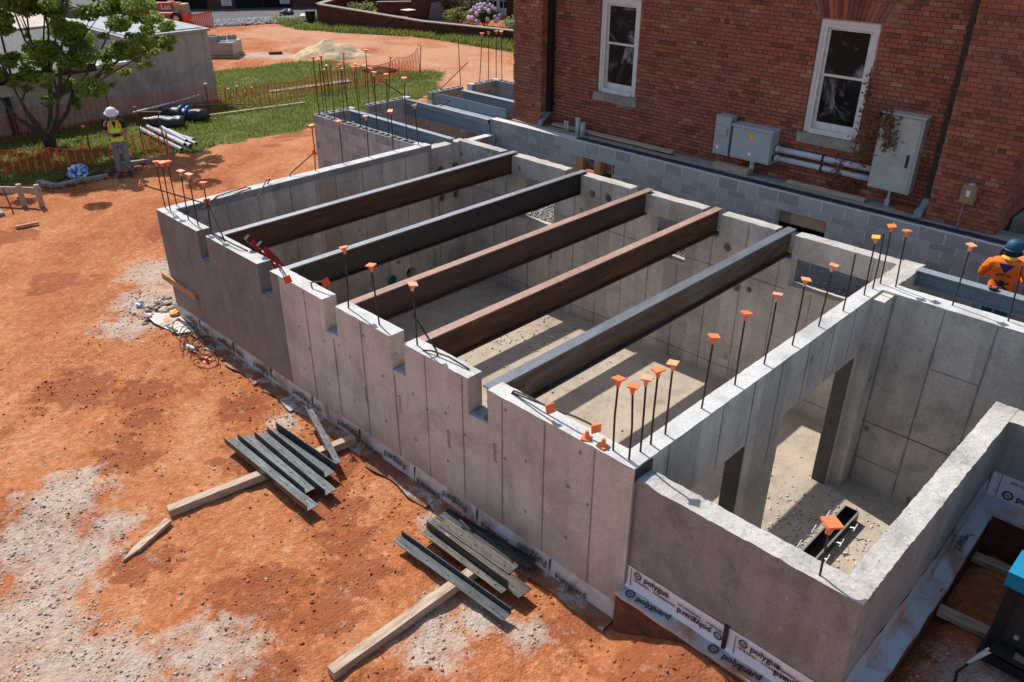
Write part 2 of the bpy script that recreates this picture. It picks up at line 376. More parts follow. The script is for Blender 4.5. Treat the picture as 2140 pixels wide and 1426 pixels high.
def roughen(o, step=.1, amt=.004, zs=(), axes='xy', freq=9, topz=None, topmat=None, lift=0):
    "slice a straight mesh into short runs and shake the points so the arrises are not ruler-straight"
    bm = bmesh.new(); bm.from_mesh(o.data)
    def slab(no, vals):
        for v in vals:
            co = [0, 0, 0]; i = 'xyz'.index(no); co[i] = v; n = [0, 0, 0]; n[i] = 1
            bmesh.ops.bisect_plane(bm, geom=bm.verts[:] + bm.edges[:] + bm.faces[:], plane_co=co, plane_no=n)
    lo = [min(v.co[i] for v in bm.verts) for i in range(3)]; hi = [max(v.co[i] for v in bm.verts) for i in range(3)]
    for a in axes:
        i = 'xyz'.index(a); n = int((hi[i] - lo[i]) / step)
        slab(a, [lo[i] + (hi[i] - lo[i]) * (k + .37) / (n + .74) for k in range(n)])
    slab('z', zs)
    for v in bm.verts:
        k = noise.noise_vector(v.co * freq) + .5 * noise.noise_vector(v.co * freq * 3.1)
        v.co += k * amt
        if topz is not None and v.co.z > topz: v.co.z += lift * noise.noise(v.co * 5)
    if topz is not None and topmat is not None:
        o.data.materials.append(topmat); idx = len(o.data.materials) - 1
        for f in bm.faces:
            if f.normal.z > .6 and f.calc_center_median().z > topz: f.material_index = idx
    bm.to_mesh(o.data); bm.free(); o.data.update(); return o
def text(body, size, org, xd, yd, mat, parent, name='lettering', align='LEFT', bold=0, squash=1):
    cu = bpy.data.curves.new(name, 'FONT'); cu.body = body; cu.size = size; cu.align_x = align; cu.offset = bold; cu.extrude = .0008
    t = bpy.data.objects.new(name, cu); COL.objects.link(t)
    dg = bpy.context.evaluated_depsgraph_get(); dg.update()
    me = bpy.data.meshes.new_from_object(t.evaluated_get(dg), depsgraph=dg); bpy.data.objects.remove(t)
    xd, yd = V(xd).normalized(), V(yd).normalized(); zd = xd.cross(yd)
    mt = Matrix.Translation(V(org)) @ Matrix(((xd.x, yd.x, zd.x, 0), (xd.y, yd.y, zd.y, 0), (xd.z, yd.z, zd.z, 0), (0, 0, 0, 1))) @ Matrix.Diagonal((squash, 1, 1, 1))
    me.transform(mt); me.materials.clear(); me.materials.append(mat)
    return obj(name, me, parent)
ORD = ['first', 'second', 'third', 'fourth', 'fifth', 'sixth', 'seventh', 'eighth', 'ninth', 'tenth', 'eleventh', 'twelfth', 'thirteenth', 'fourteenth', 'fifteenth', 'sixteenth', 'seventeenth', 'eighteenth']
G = -1.9          # site ground level; z = 0 is the top of the concrete walls
def inpoly(x, y, P):
    c = False; j = len(P) - 1
    for i in range(len(P)):
        if (P[i][1] > y) != (P[j][1] > y) and x < (P[j][0] - P[i][0]) * (y - P[i][1]) / (P[j][1] - P[i][1]) + P[i][0]: c = not c
        j = i
    return c
def skin(name, joints, edges, radii, mat, parent=None, sub=2):
    me = bpy.data.meshes.new(name); me.from_pydata([tuple(j) for j in joints], edges, [])
    o = obj(name, me); s = o.modifiers.new('skin', 'SKIN'); s.use_smooth_shade = True
    for i, r in enumerate(radii):
        rr = r if isinstance(r, tuple) else (r, r); me.skin_vertices[0].data[i].radius = rr
        me.skin_vertices[0].data[i].use_root = (i == 0)
    ss = o.modifiers.new('sub', 'SUBSURF'); ss.levels = sub; ss.render_levels = sub
    bake(o); o.data.materials.clear(); o.data.materials.append(mat)
    o.data.polygons.foreach_set('use_smooth', [True] * len(o.data.polygons)); o.data.name = name
    if parent: o.parent = parent
    return o
# ================================================================== GROUND
GRASS = [(-24.4, 1.2), (-24.4, -6), (-19.6, -6), (-18.7, -.1), (-18.8, .8), (-18.95, 2.2), (-19.0, 3.0), (-19.15, 4.0), (-18.7, 5.2), (-18.9, 6.4), (-18.2, 8.2), (-17.2, 9.6), (-18.0, 11.6), (-19.2, 13.2), (-20.3, 15.2), (-22.6, 17.4), (-24.9, 15.6), (-27.6, 15.6), (-28.6, 14.6), (-28.6, 12.4), (-29.4, 10.8), (-24.6, 8.7)]
GRASS2 = [(-40.5, 20.2), (-39.5, 22.6), (-36.9, 22.2), (-30.8, 23.4), (-24.0, 24.9), (-20, 25), (-20, 22.8), (-25.0, 22.6), (-30.2, 22.3), (-33.2, 20.9), (-36.6, 19.3)]
GREY = [(-5.9, -3.2, .55), (-5.5, -3.75, .5), (-4.8, -3.6, .62), (-4.2, -4.2, .7), (-3.3, -4.1, .6), (-2.55, -3.05, .5), (-2.9, -3.8, .5), (-1.15, -1.5, .38), (-1.05, -.95, .3), (-1.5, -1.1, .22), (-9.8, -.75, .55), (-10.6, -.1, .6), (-11.6, .6, .7), (-5.5, -.5, .25), (-2.4, -.3, .25), (-5.0, -3.0, .3), (-.6, -.75, .25), (.2, -1.6, .3), (3.0, .4, .9), (2.9, 1.4, .5)]
WHITE = [(-31.2, 14.0, .8), (-30.2, 14.6, .8), (-29.6, 15.4, .7), (-32.0, 13.2, .5)]
TAN = [(-31, 18.6, 3.2), (-26, 20.3, 3.0), (-21, 18.6, 3.0), (-36, 18.0, 2.6), (-26.5, 17.5, 1.6), (-24.0, 18.5, 1.5), (-19.6, 15.8, 1.2), (-17.6, 14.2, 1.1), (-28.5, 15.9, 1.6)]
DARK = [(-2.9, -2.4, .5), (-2.2, -2.0, .35), (-6.2, -2.4, .5), (-7.6, -1.6, .4), (-4.2, -3.0, .4), (-8.4, -2.2, .6), (-.9, -2.2, .5), (-6.2, -.7, .4), (-2.9, -1.2, .35), (-12.5, -1.0, .6), (-13.5, 1.6, .5), (-1.9, -2.9, .4), (-18.5, 1.4, .7), (-18.3, 2.6, .6), (-17.6, 1.2, .5), (-17.9, -.4, .6), (-15.6, -1.0, .7), (-18.0, 7.6, .5), (-16.9, 8.6, .7), (-17.6, 6.6, .4), (-5.0, -1.2, .5), (-3.6, -1.0, .45), (-6.9, -1.8, .3), (-4.3, -.5, .5), (-1.7, -.3, .5), (-2.4, -1.5, .4), (-.3, -.4, .3), (.8, -.5, .6)]
HOLES = [(-9.47, -.1, .1, 6.47), (-.15, 2.0, .13, 5.45), (1.9, 12, 3.52, 5.45), (-9.6, 12, 6.45, 8.35), (-13.05, -9.5, 5.5, 11.1), (-9.5, .3, 8.2, 30)]
def axis(seg):
    out = []
    for a, b, d in seg:
        n = max(1, round((b - a) / d)); out += [a + (b - a) * i / n for i in range(n)]
    return out + [seg[-1][1]]
GX = axis([(-140, -60, 8), (-60, -34, 1.2), (-34, -17, .3), (-17, -9.6, .12), (-9.6, 3.4, .055), (3.4, 6, .2), (6, 60, 5)])
GY = axis([(-60, -10, 6), (-10, -5.2, .5), (-5.2, .3, .055), (.3, 3.6, .11), (3.6, 22, .3), (22, 40, 1.2), (40, 160, 8)])
def fb(x, y, f, o=4):
    return sum(noise.noise(V((x * f * 2 ** i, y * f * 2 ** i, 3.7 * i))) / 2 ** i for i in range(o))
def gheight(x, y):
    near = 1 if x > -18 and y < 6 else .6
    z = G + near * (.035 * fb(x, y, .8) + .019 * fb(x + 9, y, 3.6, 4))
    if -10 < x < 2.4 and -1.6 < y < .3: z += .03 * max(0, fb(x, y, 3.3)) - .02
    if .0 < x < 2.6 and -1.6 < y < .2: z += .43 * min(1, max(0, (x - .05) / .75)) * min(1, max(0, (y + 1.5) / 1.1))
    tr_ = (x * .62 + y * .78)            # tracked-machine ruts crossing the yard
    if x < -3.5 and y < 5.5:
        for o_ in (-8.9, -7.2, -12.2):
            w_ = abs(tr_ - o_ - .25 * noise.noise(V((x * .3, y * .3, o_)))) / .32
            if w_ < 1: z += (.012 * math.sin((x * .78 - y * .62) * 34) - .012) * (1 - w_ ** 4)
    if x > 1.9: z += .3 * min(1, (x - 1.9) / .5)
    if y > 5 and -20 < x < -13: z += .35 * min(1, (y - 5) / 4) * min(1, (-13 - x) / .1) * max(0, min(1, (x + 20) / 4))
    return z
def blob(x, y, L, edge=.5):
    w = 0
    for cx, cy, r in L:
        if abs(x - cx) < 2 * r and abs(y - cy) < 2 * r:
            d = math.hypot(x - cx, y - cy) / r + edge * fb(x + cx, y, 2.2 / max(r, .4), 4)
            w = max(w, min(1, max(0, (1.25 - d) / .8)))
    return w
nx, ny = len(GX), len(GY)
verts = []; cols = []
for y in GY:
    for x in GX:
        verts.append((x, y, gheight(x, y) if abs(x) < 70 else G))
        g = 0.0
        if x < -16 and y > -7:
            jx = x + .25 * fb(x, y, 1.1); jy = y + .25 * fb(x + 30, y, 1.1)
            if inpoly(jx, jy, GRASS) or inpoly(jx, jy, GRASS2): g = 1
        cols.append((g, blob(x, y, GREY) if -13 < x < 5 else blob(x, y, WHITE) * .98, blob(x, y, DARK, .7), blob(x, y, TAN, .6)))
faces = []
for j in range(ny - 1):
    for i in range(nx - 1):
        cx, cy = (GX[i] + GX[i + 1]) / 2, (GY[j] + GY[j + 1]) / 2
        if any(a < cx < b and c < cy < d for a, b, c, d in HOLES): continue
        k = j * nx + i; faces.append((k, k + 1, k + nx + 1, k + nx))
me = bpy.data.meshes.new('ground'); me.from_pydata(verts, [], faces)
ca = me.color_attributes.new('cover', 'FLOAT_COLOR', 'POINT'); ca.data.foreach_set('color', np.array(cols, dtype=np.float32).ravel())
me.polygons.foreach_set('use_smooth', [True] * len(me.polygons))
m = NM('red_clay_ground', .95, 0, .15)
dirt = m.ramp(m.noise(.62, 9, .68, dist=.6), [(.26, (.255, .076, .028)), (.42, (.375, .124, .047)), (.55, (.445, .168, .068)), (.66, (.50, .225, .105)), (.8, (.57, .345, .22))])
rt_ = m.nt.nodes.new('ShaderNodeMapping'); rt_.inputs['Rotation'].default_value = (0, 0, R(226)); m.L(m.pos.outputs['Position'], rt_.inputs['Vector'])
stk = m.noise(1, 6, .62, vec=m.map((.16, 1.5, 1), rt_.outputs[0]), dist=.35)
dirt = m.mix(m.math('MULTIPLY', m.ramp(stk, [(.5, (0, 0, 0)), (.68, (1, 1, 1))]), .5), dirt, (.53, .27, .135))
dirt = m.mix(m.math('MULTIPLY', m.ramp(stk, [(.30, (1, 1, 1)), (.42, (0, 0, 0))]), .45), dirt, (.25, .08, .033))
fine = m.noise(14, 6, .65)
dirt = m.mix(1, dirt, m.ramp(fine, [(.3, (.66, .62, .60)), (.7, (1.18, 1.18, 1.18))]), 'MULTIPLY')
ch = m.sep(m.attr('cover')); nalpha = m.nt.nodes.new('ShaderNodeAttribute'); nalpha.attribute_name = 'cover'
def edge(f, k=.35): return m.ramp(m.math('ADD', f, m.math('MULTIPLY', m.math('SUBTRACT', m.noise(5, 6, .7), .5), k * 3)), [(.36, (0, 0, 0)), (.62, (1, 1, 1))])
def soft(f): return m.ramp(m.math('ADD', m.math('MULTIPLY', f, .8), m.math('MULTIPLY', m.math('SUBTRACT', m.noise(7, 8, .8), .5), 2.2)), [(.12, (0, 0, 0)), (.5, (.55, .55, .55)), (1, (1, 1, 1))])
dirt = m.mix(m.math('MULTIPLY', edge(ch[2]), .75), dirt, (.235, .068, .028))
dirt = m.mix(m.math('MULTIPLY', soft(nalpha.outputs['Alpha']), .6), dirt, (.50, .31, .20))
grv = m.ramp(m.vor(26, None, 'F1', 'Color'), [(.0, (.29, .255, .215)), (.5, (.42, .38, .325)), (1, (.51, .47, .41))])
grv = m.mix(m.ramp(m.noise(9, 5, .6), [(.45, (0, 0, 0)), (.62, (.7, .7, .7))]), grv, (.46, .415, .35))
dirt = m.mix(m.math('MULTIPLY', soft(ch[1]), .85), dirt, grv)
gcol = m.ramp(m.noise(2.5, 6, .6), [(.3, (.065, .085, .022)), (.55, (.10, .13, .03)), (.75, (.20, .165, .075))])
dirt = m.mix(edge(ch[0], .25), dirt, gcol)
far = m.noise(.12, 3)
m.col(dirt)
hb = m.math('ADD', m.math('MULTIPLY', m.noise(6, 8, .68, dist=.3), 1.4), m.math('MULTIPLY', m.vor(32), .45))
m.bump(hb, .8, .034); M['ground'] = m.m
me.materials.append(M['ground'])
struct(obj('ground', me))

def ico(r, sub=1):
    bm = bmesh.new(); bmesh.ops.create_icosphere(bm, subdivisions=sub, radius=r)
    v = np.array([tuple(x.co) for x in bm.verts]); f = [tuple(y.index for y in x.verts) for x in bm.faces]; bm.free(); return v, f
IV, IF = ico(1)
def stones(name, label, pts, mat, smin, smax, flat=.6, cat='gravel', sink=.3):
    n = len(pts); nv = len(IV); A = np.zeros((n * nv, 3), np.float32); F = np.array(IF)
    for i, (x, y, z) in enumerate(pts):
        s = smin + (smax - smin) * random.random() ** 2.2
        S = np.array([s * random.uniform(.7, 1.4), s * random.uniform(.7, 1.2), s * flat * random.uniform(.6, 1.3)])
        q = IV * (1 + .28 * rng.standard_normal((nv, 1))) * S
        a = random.random() * 6.28; c, d = math.cos(a), math.sin(a)
        A[i * nv:(i + 1) * nv, 0] = q[:, 0] * c - q[:, 1] * d + x
        A[i * nv:(i + 1) * nv, 1] = q[:, 0] * d + q[:, 1] * c + y
        A[i * nv:(i + 1) * nv, 2] = q[:, 2] + z + S[2] * (1 - 2 * sink)
    FF = (F[None] + (np.arange(n) * nv)[:, None, None]).reshape(-1, 3)
    me = bpy.data.meshes.new(name); me.vertices.add(n * nv); me.vertices.foreach_set('co', A.ravel())
    me.loops.add(FF.size); me.loops.foreach_set('vertex_index', FF.ravel().astype(np.int32))
    me.polygons.add(len(FF)); me.polygons.foreach_set('loop_start', np.arange(0, FF.size, 3, dtype=np.int32)); me.polygons.foreach_set('loop_total', np.full(len(FF), 3, np.int32))
    me.update(calc_edges=True); me.validate(); me.materials.append(mat)
    return tag(obj(name, me), label, cat, kind='stuff')
def okground(x, y): return not any(a < x < b and c < y < d for a, b, c, d in [(-9.9, .1, -.02, 6.6), (-.2, 2.3, -.12, 5.6), (1.9, 12, 3.2, 5.6), (-14, 12, 5, 40)])
P = []
for cx, cy, r in GREY:
    for _ in range(int(900 * r * r)):
        a = random.random() * 6.28; d = r * 1.05 * math.sqrt(random.random()); x, y = cx + d * math.cos(a), cy + d * math.sin(a)
        if okground(x, y) and fb(x, y, 2.5) > -.25: P.append((x, y, gheight(x, y)))
for _ in range(700):
    x, y = random.uniform(-12, 2.5), random.uniform(-5, .2)
    if okground(x, y) and fb(x, y, 1.2) > -.1: P.append((x, y, gheight(x, y)))
stones('loose_gravel', 'pale grey crushed stones strewn over the red clay', P, M['gravel'], .005, .019)
P = []
for _ in range(8000):
    x, y = random.uniform(-11, 2.3), random.uniform(-5, .1)
    if okground(x, y) and (blob(x, y, DARK, .7) > .2 or random.random() < .12 or y > -.7): P.append((x, y, gheight(x, y)))
stones('clay_clods', 'crumbled red clay clods along the foot of the wall', P, M['clod'], .005, .021, .7, 'clods')

# grass
def blades(name, label, P, hmin, hmax, w, mat, cat='grass'):
    n = len(P); A = np.zeros((n, 4, 3), np.float32)
    for i, (x, y, z) in enumerate(P):
        a = random.random() * 6.28; h = random.uniform(hmin, hmax); l = h * random.uniform(.1, .7); ww = w * random.uniform(.6, 1.4)
        b = a + 1.57
        A[i, 0] = (x - ww * math.cos(a), y - ww * math.sin(a), z - .01); A[i, 1] = (x + ww * math.cos(a), y + ww * math.sin(a), z - .01)
        A[i, 2] = (x + l * .5 * math.cos(b) + ww * .7 * math.cos(a), y + l * .5 * math.sin(b) + ww * .7 * math.sin(a), z + h * .65)
        A[i, 3] = (x + l * math.cos(b), y + l * math.sin(b), z + h)
    FF = np.array([[0, 1, 2], [0, 2, 3]])[None] + (np.arange(n) * 4)[:, None, None]; FF = FF.reshape(-1, 3)
    me = bpy.data.meshes.new(name); me.vertices.add(n * 4); me.vertices.foreach_set('co', A.ravel())
    me.loops.add(FF.size); me.loops.foreach_set('vertex_index', FF.ravel().astype(np.int32))
    me.polygons.add(len(FF)); me.polygons.foreach_set('loop_start', np.arange(0, FF.size, 3, dtype=np.int32)); me.polygons.foreach_set('loop_total', np.full(len(FF), 3, np.int32))
    me.update(calc_edges=True); me.materials.append(mat)
    return tag(obj(name, me), label, cat, kind='stuff')
P = []
while len(P) < 42000:
    x, y = random.uniform(-29, -17), random.uniform(-2, 17.5)
    if inpoly(x + .25 * fb(x, y, 1.1), y + .25 * fb(x + 30, y, 1.1), GRASS) and (fb(x, y, .7) > -.28 or random.random() < .3): P.append((x, y, gheight(x, y)))
blades('lawn_grass', 'unmown green grass around the orange safety fence', P, .04, .12, .014, M['grass'])
P = []
while len(P) < 12000:
    x, y = random.uniform(-41, -20), random.uniform(19, 25.2)
    if inpoly(x, y, GRASS2) and fb(x, y, .6) > -.35: P.append((x, y, G))
blades('verge_grass', 'strip of green grass along the low brick garden wall', P, .1, .3, .02, M['grass'])

# ================================================================== MAIN FOUNDATION
FD = thing('concrete_foundation', 'poured concrete basement foundation with five steel beam pockets in its walls', 'foundation', (-4.8, 3.3, -2.95))
def fpart(name, mb, mat): 
    o = mb.build(name, mat); return o
def adopt(o, p):
    o.parent = p; o.matrix_parent_inverse = Matrix.Translation(-V(p.location)); return o
T = .21; L_ = 9.57; W_ = 6.57; FZ = -2.95
NF = [(-8.20, -7.92), (-6.45, -6.12), (-4.88, -4.60), (-3.51, -3.26), (-2.19, -1.88)]
NB = [(-8.12, -7.80), (-6.40, -6.02), (-4.89, -4.60), (-3.40, -3.06), (-2.10, -1.78)]
ZS = (-.02, -.05, -.1, -.46)
# front wall: a newer smooth pour on the left, board-marked older pour on the right
XJ = -5.93
fw = MB().box(XJ, 0, 0, T, -3.3, 0).build('front_wall', M['outer'])
c = MB()
for a, b in NF[2:]: c.box(a, b, -.1, T + .1, -.45, .2)
cut(fw, c); roughen(fw, .09, .005, ZS, 'x', topz=-.01, topmat=M['fresh']); adopt(fw, FD)
fw2 = MB().box(-L_, XJ - .003, -.003, T, -3.3, 0.002).build('front_wall', M['coated'])
c = MB()
for a, b in NF[:2]: c.box(a, b, -.1, T + .1, -.44, .2)
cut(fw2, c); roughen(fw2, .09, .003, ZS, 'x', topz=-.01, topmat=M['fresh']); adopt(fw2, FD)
tag(fw2, 'smooth darker coated stretch of the front wall')
# left wall (round sleeves through it)
lw = MB().box(-L_, -L_ + T, T, 5.62, -3.3, -.001).build('left_wall', M['concrete'])
c = MB()
for y, z, r in [(5.86, -1.19, .085), (6.26, -1.19, .085), (5.85, -.57, .085), (6.24, -.57, .085), (4.18, -2.14, .08), (4.6, -2.27, .05), (4.91, -2.61, .13), (4.4, -2.63, .12)]:
    c.tube([(-L_ - .1, y, z), (-L_ + T + .1, y, z)], r, 20)
cut(lw, c); roughen(lw, .1, .004, ZS[:3], 'y', topz=-.015, topmat=M['fresh']); adopt(lw, FD)
lw2 = MB().box(-L_ + .004, -L_ + T + .0, 5.62, W_, -3.3, -.08).build('left_wall', M['concrete'])
c = MB()
for y, z, r in [(5.86, -1.19, .085), (6.26, -1.19, .085), (5.85, -.57, .085), (6.24, -.57, .085)]: c.tube([(-L_ - .1, y, z), (-L_ + T + .1, y, z)], r, 20)
cut(lw2, c); roughen(lw2, .08, .008, (-.1, -.13), 'y', topz=-.1, topmat=M['roughtop'], lift=.02); adopt(lw2, FD)
# band under the left wall's rim, coloured dark for a shadow gap
adopt(MB().box(-L_ + T, -L_ + T + .012, T, 5.6, -.12, -.012).build('rim_shadow_band', M['seam']), FD)
# back wall
bw = MB().box(-L_ + T, -.21, W_ - T, W_, -3.3, -.05).build('back_wall', M['concrete'])
c = MB()
for a, b in NB: c.box(a, b, 6, 7, -.42, .2)
for a, b, z0, z1 in [(-7.62, -6.66, -1.28, -.40), (-4.40, -3.65, -1.08, -.39), (-1.76, -.45, -.87, -.41)]: c.box(a, b, 6, 7, z0, z1)
for x, z, r in [(-5.74, -.35, .075), (-5.37, -.34, .075), (-2.88, -.56, .075), (-2.62, -1.19, .075), (-2.39, -1.16, .055)]: c.tube([(x, 6, z), (x, 7, z)], r, 20)
cut(bw, c); roughen(bw, .045, .006, (-.07, -.1), 'x', topz=-.07, topmat=M['roughtop'], lift=.008); adopt(bw, FD)
# partition wall with two openings
pw = MB().box(-T, 0, T, 5.27, -3.3, 0).build('partition_wall', M['concrete'])
c = MB().box(-1, 1, 2.95, 4.86, -3.4, -.83).box(-1, 1, 1.02, 2.11, -3.4, -.83)
cut(pw, c); roughen(pw, .1, .004, (-.015, -.04, -.8), 'y', topz=-.01, topmat=M['fresh']); adopt(pw, FD)
# corner stub carrying the painted beam, and back wall of the side room
sb = MB().box(-.21, .07, 5.55, W_ - .02, -3.3, -.02).build('corner_stub', M['concrete']); roughen(sb, .07, .007, (-.05,), 'xy', topz=-.03, topmat=M['roughtop'], lift=.03); adopt(sb, FD)
rb = MB().box(-.205, 9, 5.27, 5.55, -3.3, .001).build('rear_wall', M['concrete']); roughen(rb, .1, .004, (-.015, -.04), 'x', topz=-.01, topmat=M['fresh']); adopt(rb, FD)
adopt(MB().box(.0, .16, 4.98, 5.272, -3.3, -.03).build('pilaster', M['concrete']), FD)
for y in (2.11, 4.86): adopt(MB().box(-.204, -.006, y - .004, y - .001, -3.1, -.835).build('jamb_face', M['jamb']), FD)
# form seams
def vseam(parent, x, y, nrm, z0, z1, w=.018):
    nx_, ny_ = nrm; mb = MB(); t = .004
    n = max(2, int((z1 - z0) / .25)); pts = []
    for i in range(n):
        a = z0 + (z1 - z0) * i / n; b = z0 + (z1 - z0) * (i + 1) / n; ww = w * random.uniform(.6, 1.3)
        if nx_ == 0: mb.box(x - ww / 2, x + ww / 2, min(y, y + ny_ * t), max(y, y + ny_ * t), a, b)
        else: mb.box(min(x, x + nx_ * t), max(x, x + nx_ * t), y - ww / 2, y + ww / 2, a, b)
    o = mb.build('form_seam', M['seam']); o.parent = parent; return o
for x in (-5.31, -4.72, -4.09, -3.48, -2.89, -2.28, -1.67, -1.08, -.45): vseam(fw, x, 0, (0, -1), -1.7, -.5 if any(a - .05 < x < b + .05 for a, b in NF) else -.02)
vseam(fw2, -8.63, -.003, (0, -1), -1.7, -.02)
for y in (.5, 1.1, 1.69, 2.32, 2.85, 3.28, 3.88, 4.34, 4.93, 5.54): vseam(lw, -L_ + T, y, (1, 0), FZ, -.13)
vseam(lw2, -L_ + T, 5.75, (1, 0), FZ, -.13)
for x in (-8.95, -8.32, -7.95, -6.14, -5.54, -4.95, -2.55, -1.95, -.55): vseam(bw, x, W_ - T, (0, -1), FZ, -.45 if any(a - .05 < x < b + .05 for a, b in NB) else -.09)
for x, z1 in ((-7.34, -1.3), (-6.74, -1.3), (-4.38, -1.12), (-3.78, -1.12), (-3.16, -.45), (-1.35, -.9)): vseam(bw, x, W_ - T, (0, -1), FZ, z1)
def hseam(parent, x0, x1, z, y=W_ - T):
    mb = MB().box(x0, x1, y - .004, y, z - .009, z + .009); o = mb.build('form_seam', M['seam']); o.parent = parent; return o
for x0, x1, z in [(-9.3, -7.7, -.95), (-6.5, -4.45, -.95), (-3.6, -1.8, -.95), (-9.3, -.25, -2.72)]: hseam(bw, x0, x1, z)
for x0, x1, z in [(.16, 2.2, -1.95), (.16, .78, -2.55), (.82, 1.4, -.85)]: hseam(rb, x0, x1, z, 5.27).data.materials[0] = M['rustseam' if x1 > 2 else 'seam']
for y, z0 in ((.55, -.83), (1.49, -.83), (2.11, FZ), (2.70, -1.4), (3.33, -.83), (3.95, -.83), (4.53, -.83), (5.0, FZ)): vseam(pw, 0, y, (1, 0), z0, -.02)
for x in (.18, .79, 1.40, 2.01, 2.6): vseam(rb, x, 5.27, (0, -1), -3.2, -.02, .026)
# bearing plates in the front pockets
for (a, b) in NF:
    adopt(MB().box(a + .02, b - .01, .03, T, -.449, -.425).build('bearing_plate', M['primer']), FD)
for y0_, y1_ in ((2.90, 3.28), (5.555, 5.615)): adopt(MB().box(-L_ + T, -L_ + T + .003, y0_, y1_, FZ, -.14).build('filler_panel', M['tanpanel']), FD)
for y, z in ((5.86, -1.19), (6.26, -1.19), (5.85, -.57), (6.24, -.57)): adopt(MB().tube([(-L_ + .01, y, z), (-L_ + .03, y, z)], .084, 16).build('sleeve_shade_disc', M['hole']), FD)  # added dark discs that keep daylight from shining through the sleeves
# teal sleeves in the left wall
for y, z, r in [(4.18, -2.14, .074), (4.4, -2.63, .112)]:
    adopt(MB().tube([(-L_ + T - .06, y, z), (-L_ + T - .03, y, z)], r, 16).build('pipe_sleeve', M['teal']), FD)
# tie-hole plugs on the walls (small dark dimples in the board-marked faces)
for x, z in [(-.75 - .605 * i_ + .03 * (i_ % 3), z_) for i_ in range(15) for z_ in (-.62, -1.28) if not any(a_ - .05 < -.75 - .605 * i_ < b_ + .05 for a_, b_ in NF)] + [(-.62, -.14), (-1.62, -.13), (-2.25, -.75), (-1.63, -.75), (-3.42, -.2), (-4.05, -.2), (-4.6, -.55), (-5.3, -.2), (-5.35, -.9), (-2.9, -.72), (-.5, -.7)]:
    adopt(MB().tube([(x, -.004, z), (x, .01, z)], .02, 10).build('tie_plug', M['seam']), FD)
# painted-on stencil prints on the front wall
for x, z in ((-1.80, -.62), (-4.12, -.95), (-3.42, -.75), (-2.55, -.82)):
    t = text('ajoloyd', .085, (x, -.006, z), (0, 0, -1), (1, 0, 0), M['inkgrey'], None, 'stencil_print'); adopt(t, FD)
# floor inside
struct(MB().box(-L_ + .1, 9, .1, 5.3, -3.3, FZ - .003).box(-L_ + .1, -.1, .1, 6.5, -3.3, FZ).build('basement_floor', M['slab']))
P = [(random.uniform(-9.2, -.4), random.uniform(3.6, 6.3), FZ) for _ in range(160)] + [(random.gauss(-7.0, 1.1), random.gauss(5.0, .7), FZ) for _ in range(900)]
P = [(x, y, z) for x, y, z in P if -9.3 < x < -.3 and .3 < y < 6.3]
stones('floor_rubble', 'fine stone rubble on the basement floor near the back wall', P, M['wgravel'], .008, .03)
P = [(random.gauss(-.05, .5), random.gauss(3.7, .55), FZ - .003) for _ in range(800)] + [(random.uniform(.1, 1.8), random.uniform(.4, 5.2), FZ - .003) for _ in range(500)]
P = [(x, y, z) for x, y, z in P if -1.2 < x < 1.9 and .3 < y < 5.2]
stones('side_room_rubble', 'crushed stone scattered around the doorway pier', P, M['wgravel'], .008, .026)

# waterproofing membrane along the foot of the front wall
mm = thing('wall_membrane', 'dirty white printed membrane strip along the foot of the long front wall', 'membrane', (0, 0, 0))
SX = [-9.58, -8.72, -7.62, -6.51, -5.42, -4.31, -3.18, -2.06, -.93, 0.0]
for i in range(len(SX) - 1):
    mb = MB(); a, b = SX[i] + .006, SX[i + 1] - .006; n = max(3, int((b - a) / .12))
    for k in range(n):
        x0, x1 = a + (b - a) * k / n, a + (b - a) * (k + 1) / n
        t0 = -1.685 + .008 * noise.noise(V((x0 * 6, 1, 2))); t1 = -1.685 + .008 * noise.noise(V((x1 * 6, 1, 2)))
        y0 = -.012 - .006 * noise.noise(V((x0 * 3, 5, 2))); y1 = -.012 - .006 * noise.noise(V((x1 * 3, 5, 2)))
        mb.add([(x0, y0, t0), (x1, y1, t1), (x1, y1 - .028, -1.91), (x0, y0 - .028, -1.91), (x0, .0, t0), (x1, .0, t1), (x1, 0, -1.92), (x0, 0, -1.92)], [(0, 1, 2, 3), (0, 4, 5, 1), (0, 3, 7, 4), (1, 5, 6, 2)])
    sh = mb.build('membrane_sheet', M['memb'], mm)
    if i > 0:
        MB().box(SX[i] - .008, SX[i] + .008, -.03, -.02, -1.905, -1.69).build('lap_joint', M['blackrub'], mm)
    def pr(x, up, z, cut_=None, s=.15):
        d = 1 if up else -1
        text(cut_ or 'Polyguard', s * .8, (x, -.052 if up else -.052, z), (d, 0, 0), (0, -.13, d * 1.0), M['dirtyink'], sh, bold=.0035, squash=.9)
    if i == 0: pr(-8.76, False, -1.73)
    elif i in (1, 2, 3, 4):
        pr(SX[i] + .08, True, -1.80 if i < 3 else -1.82, 'Polyg' if i < 3 else 'Po'); pr(SX[i + 1] - .03, False, -1.745)
    elif i in (5, 6): pr(SX[i] + .07, True, -1.875); pr(SX[i + 1] - .14, False, -1.72)
    else: pr(SX[i] + .10, True, -1.86); 
    if i == 7: pr(SX[i + 1] - .02, False, -1.72)
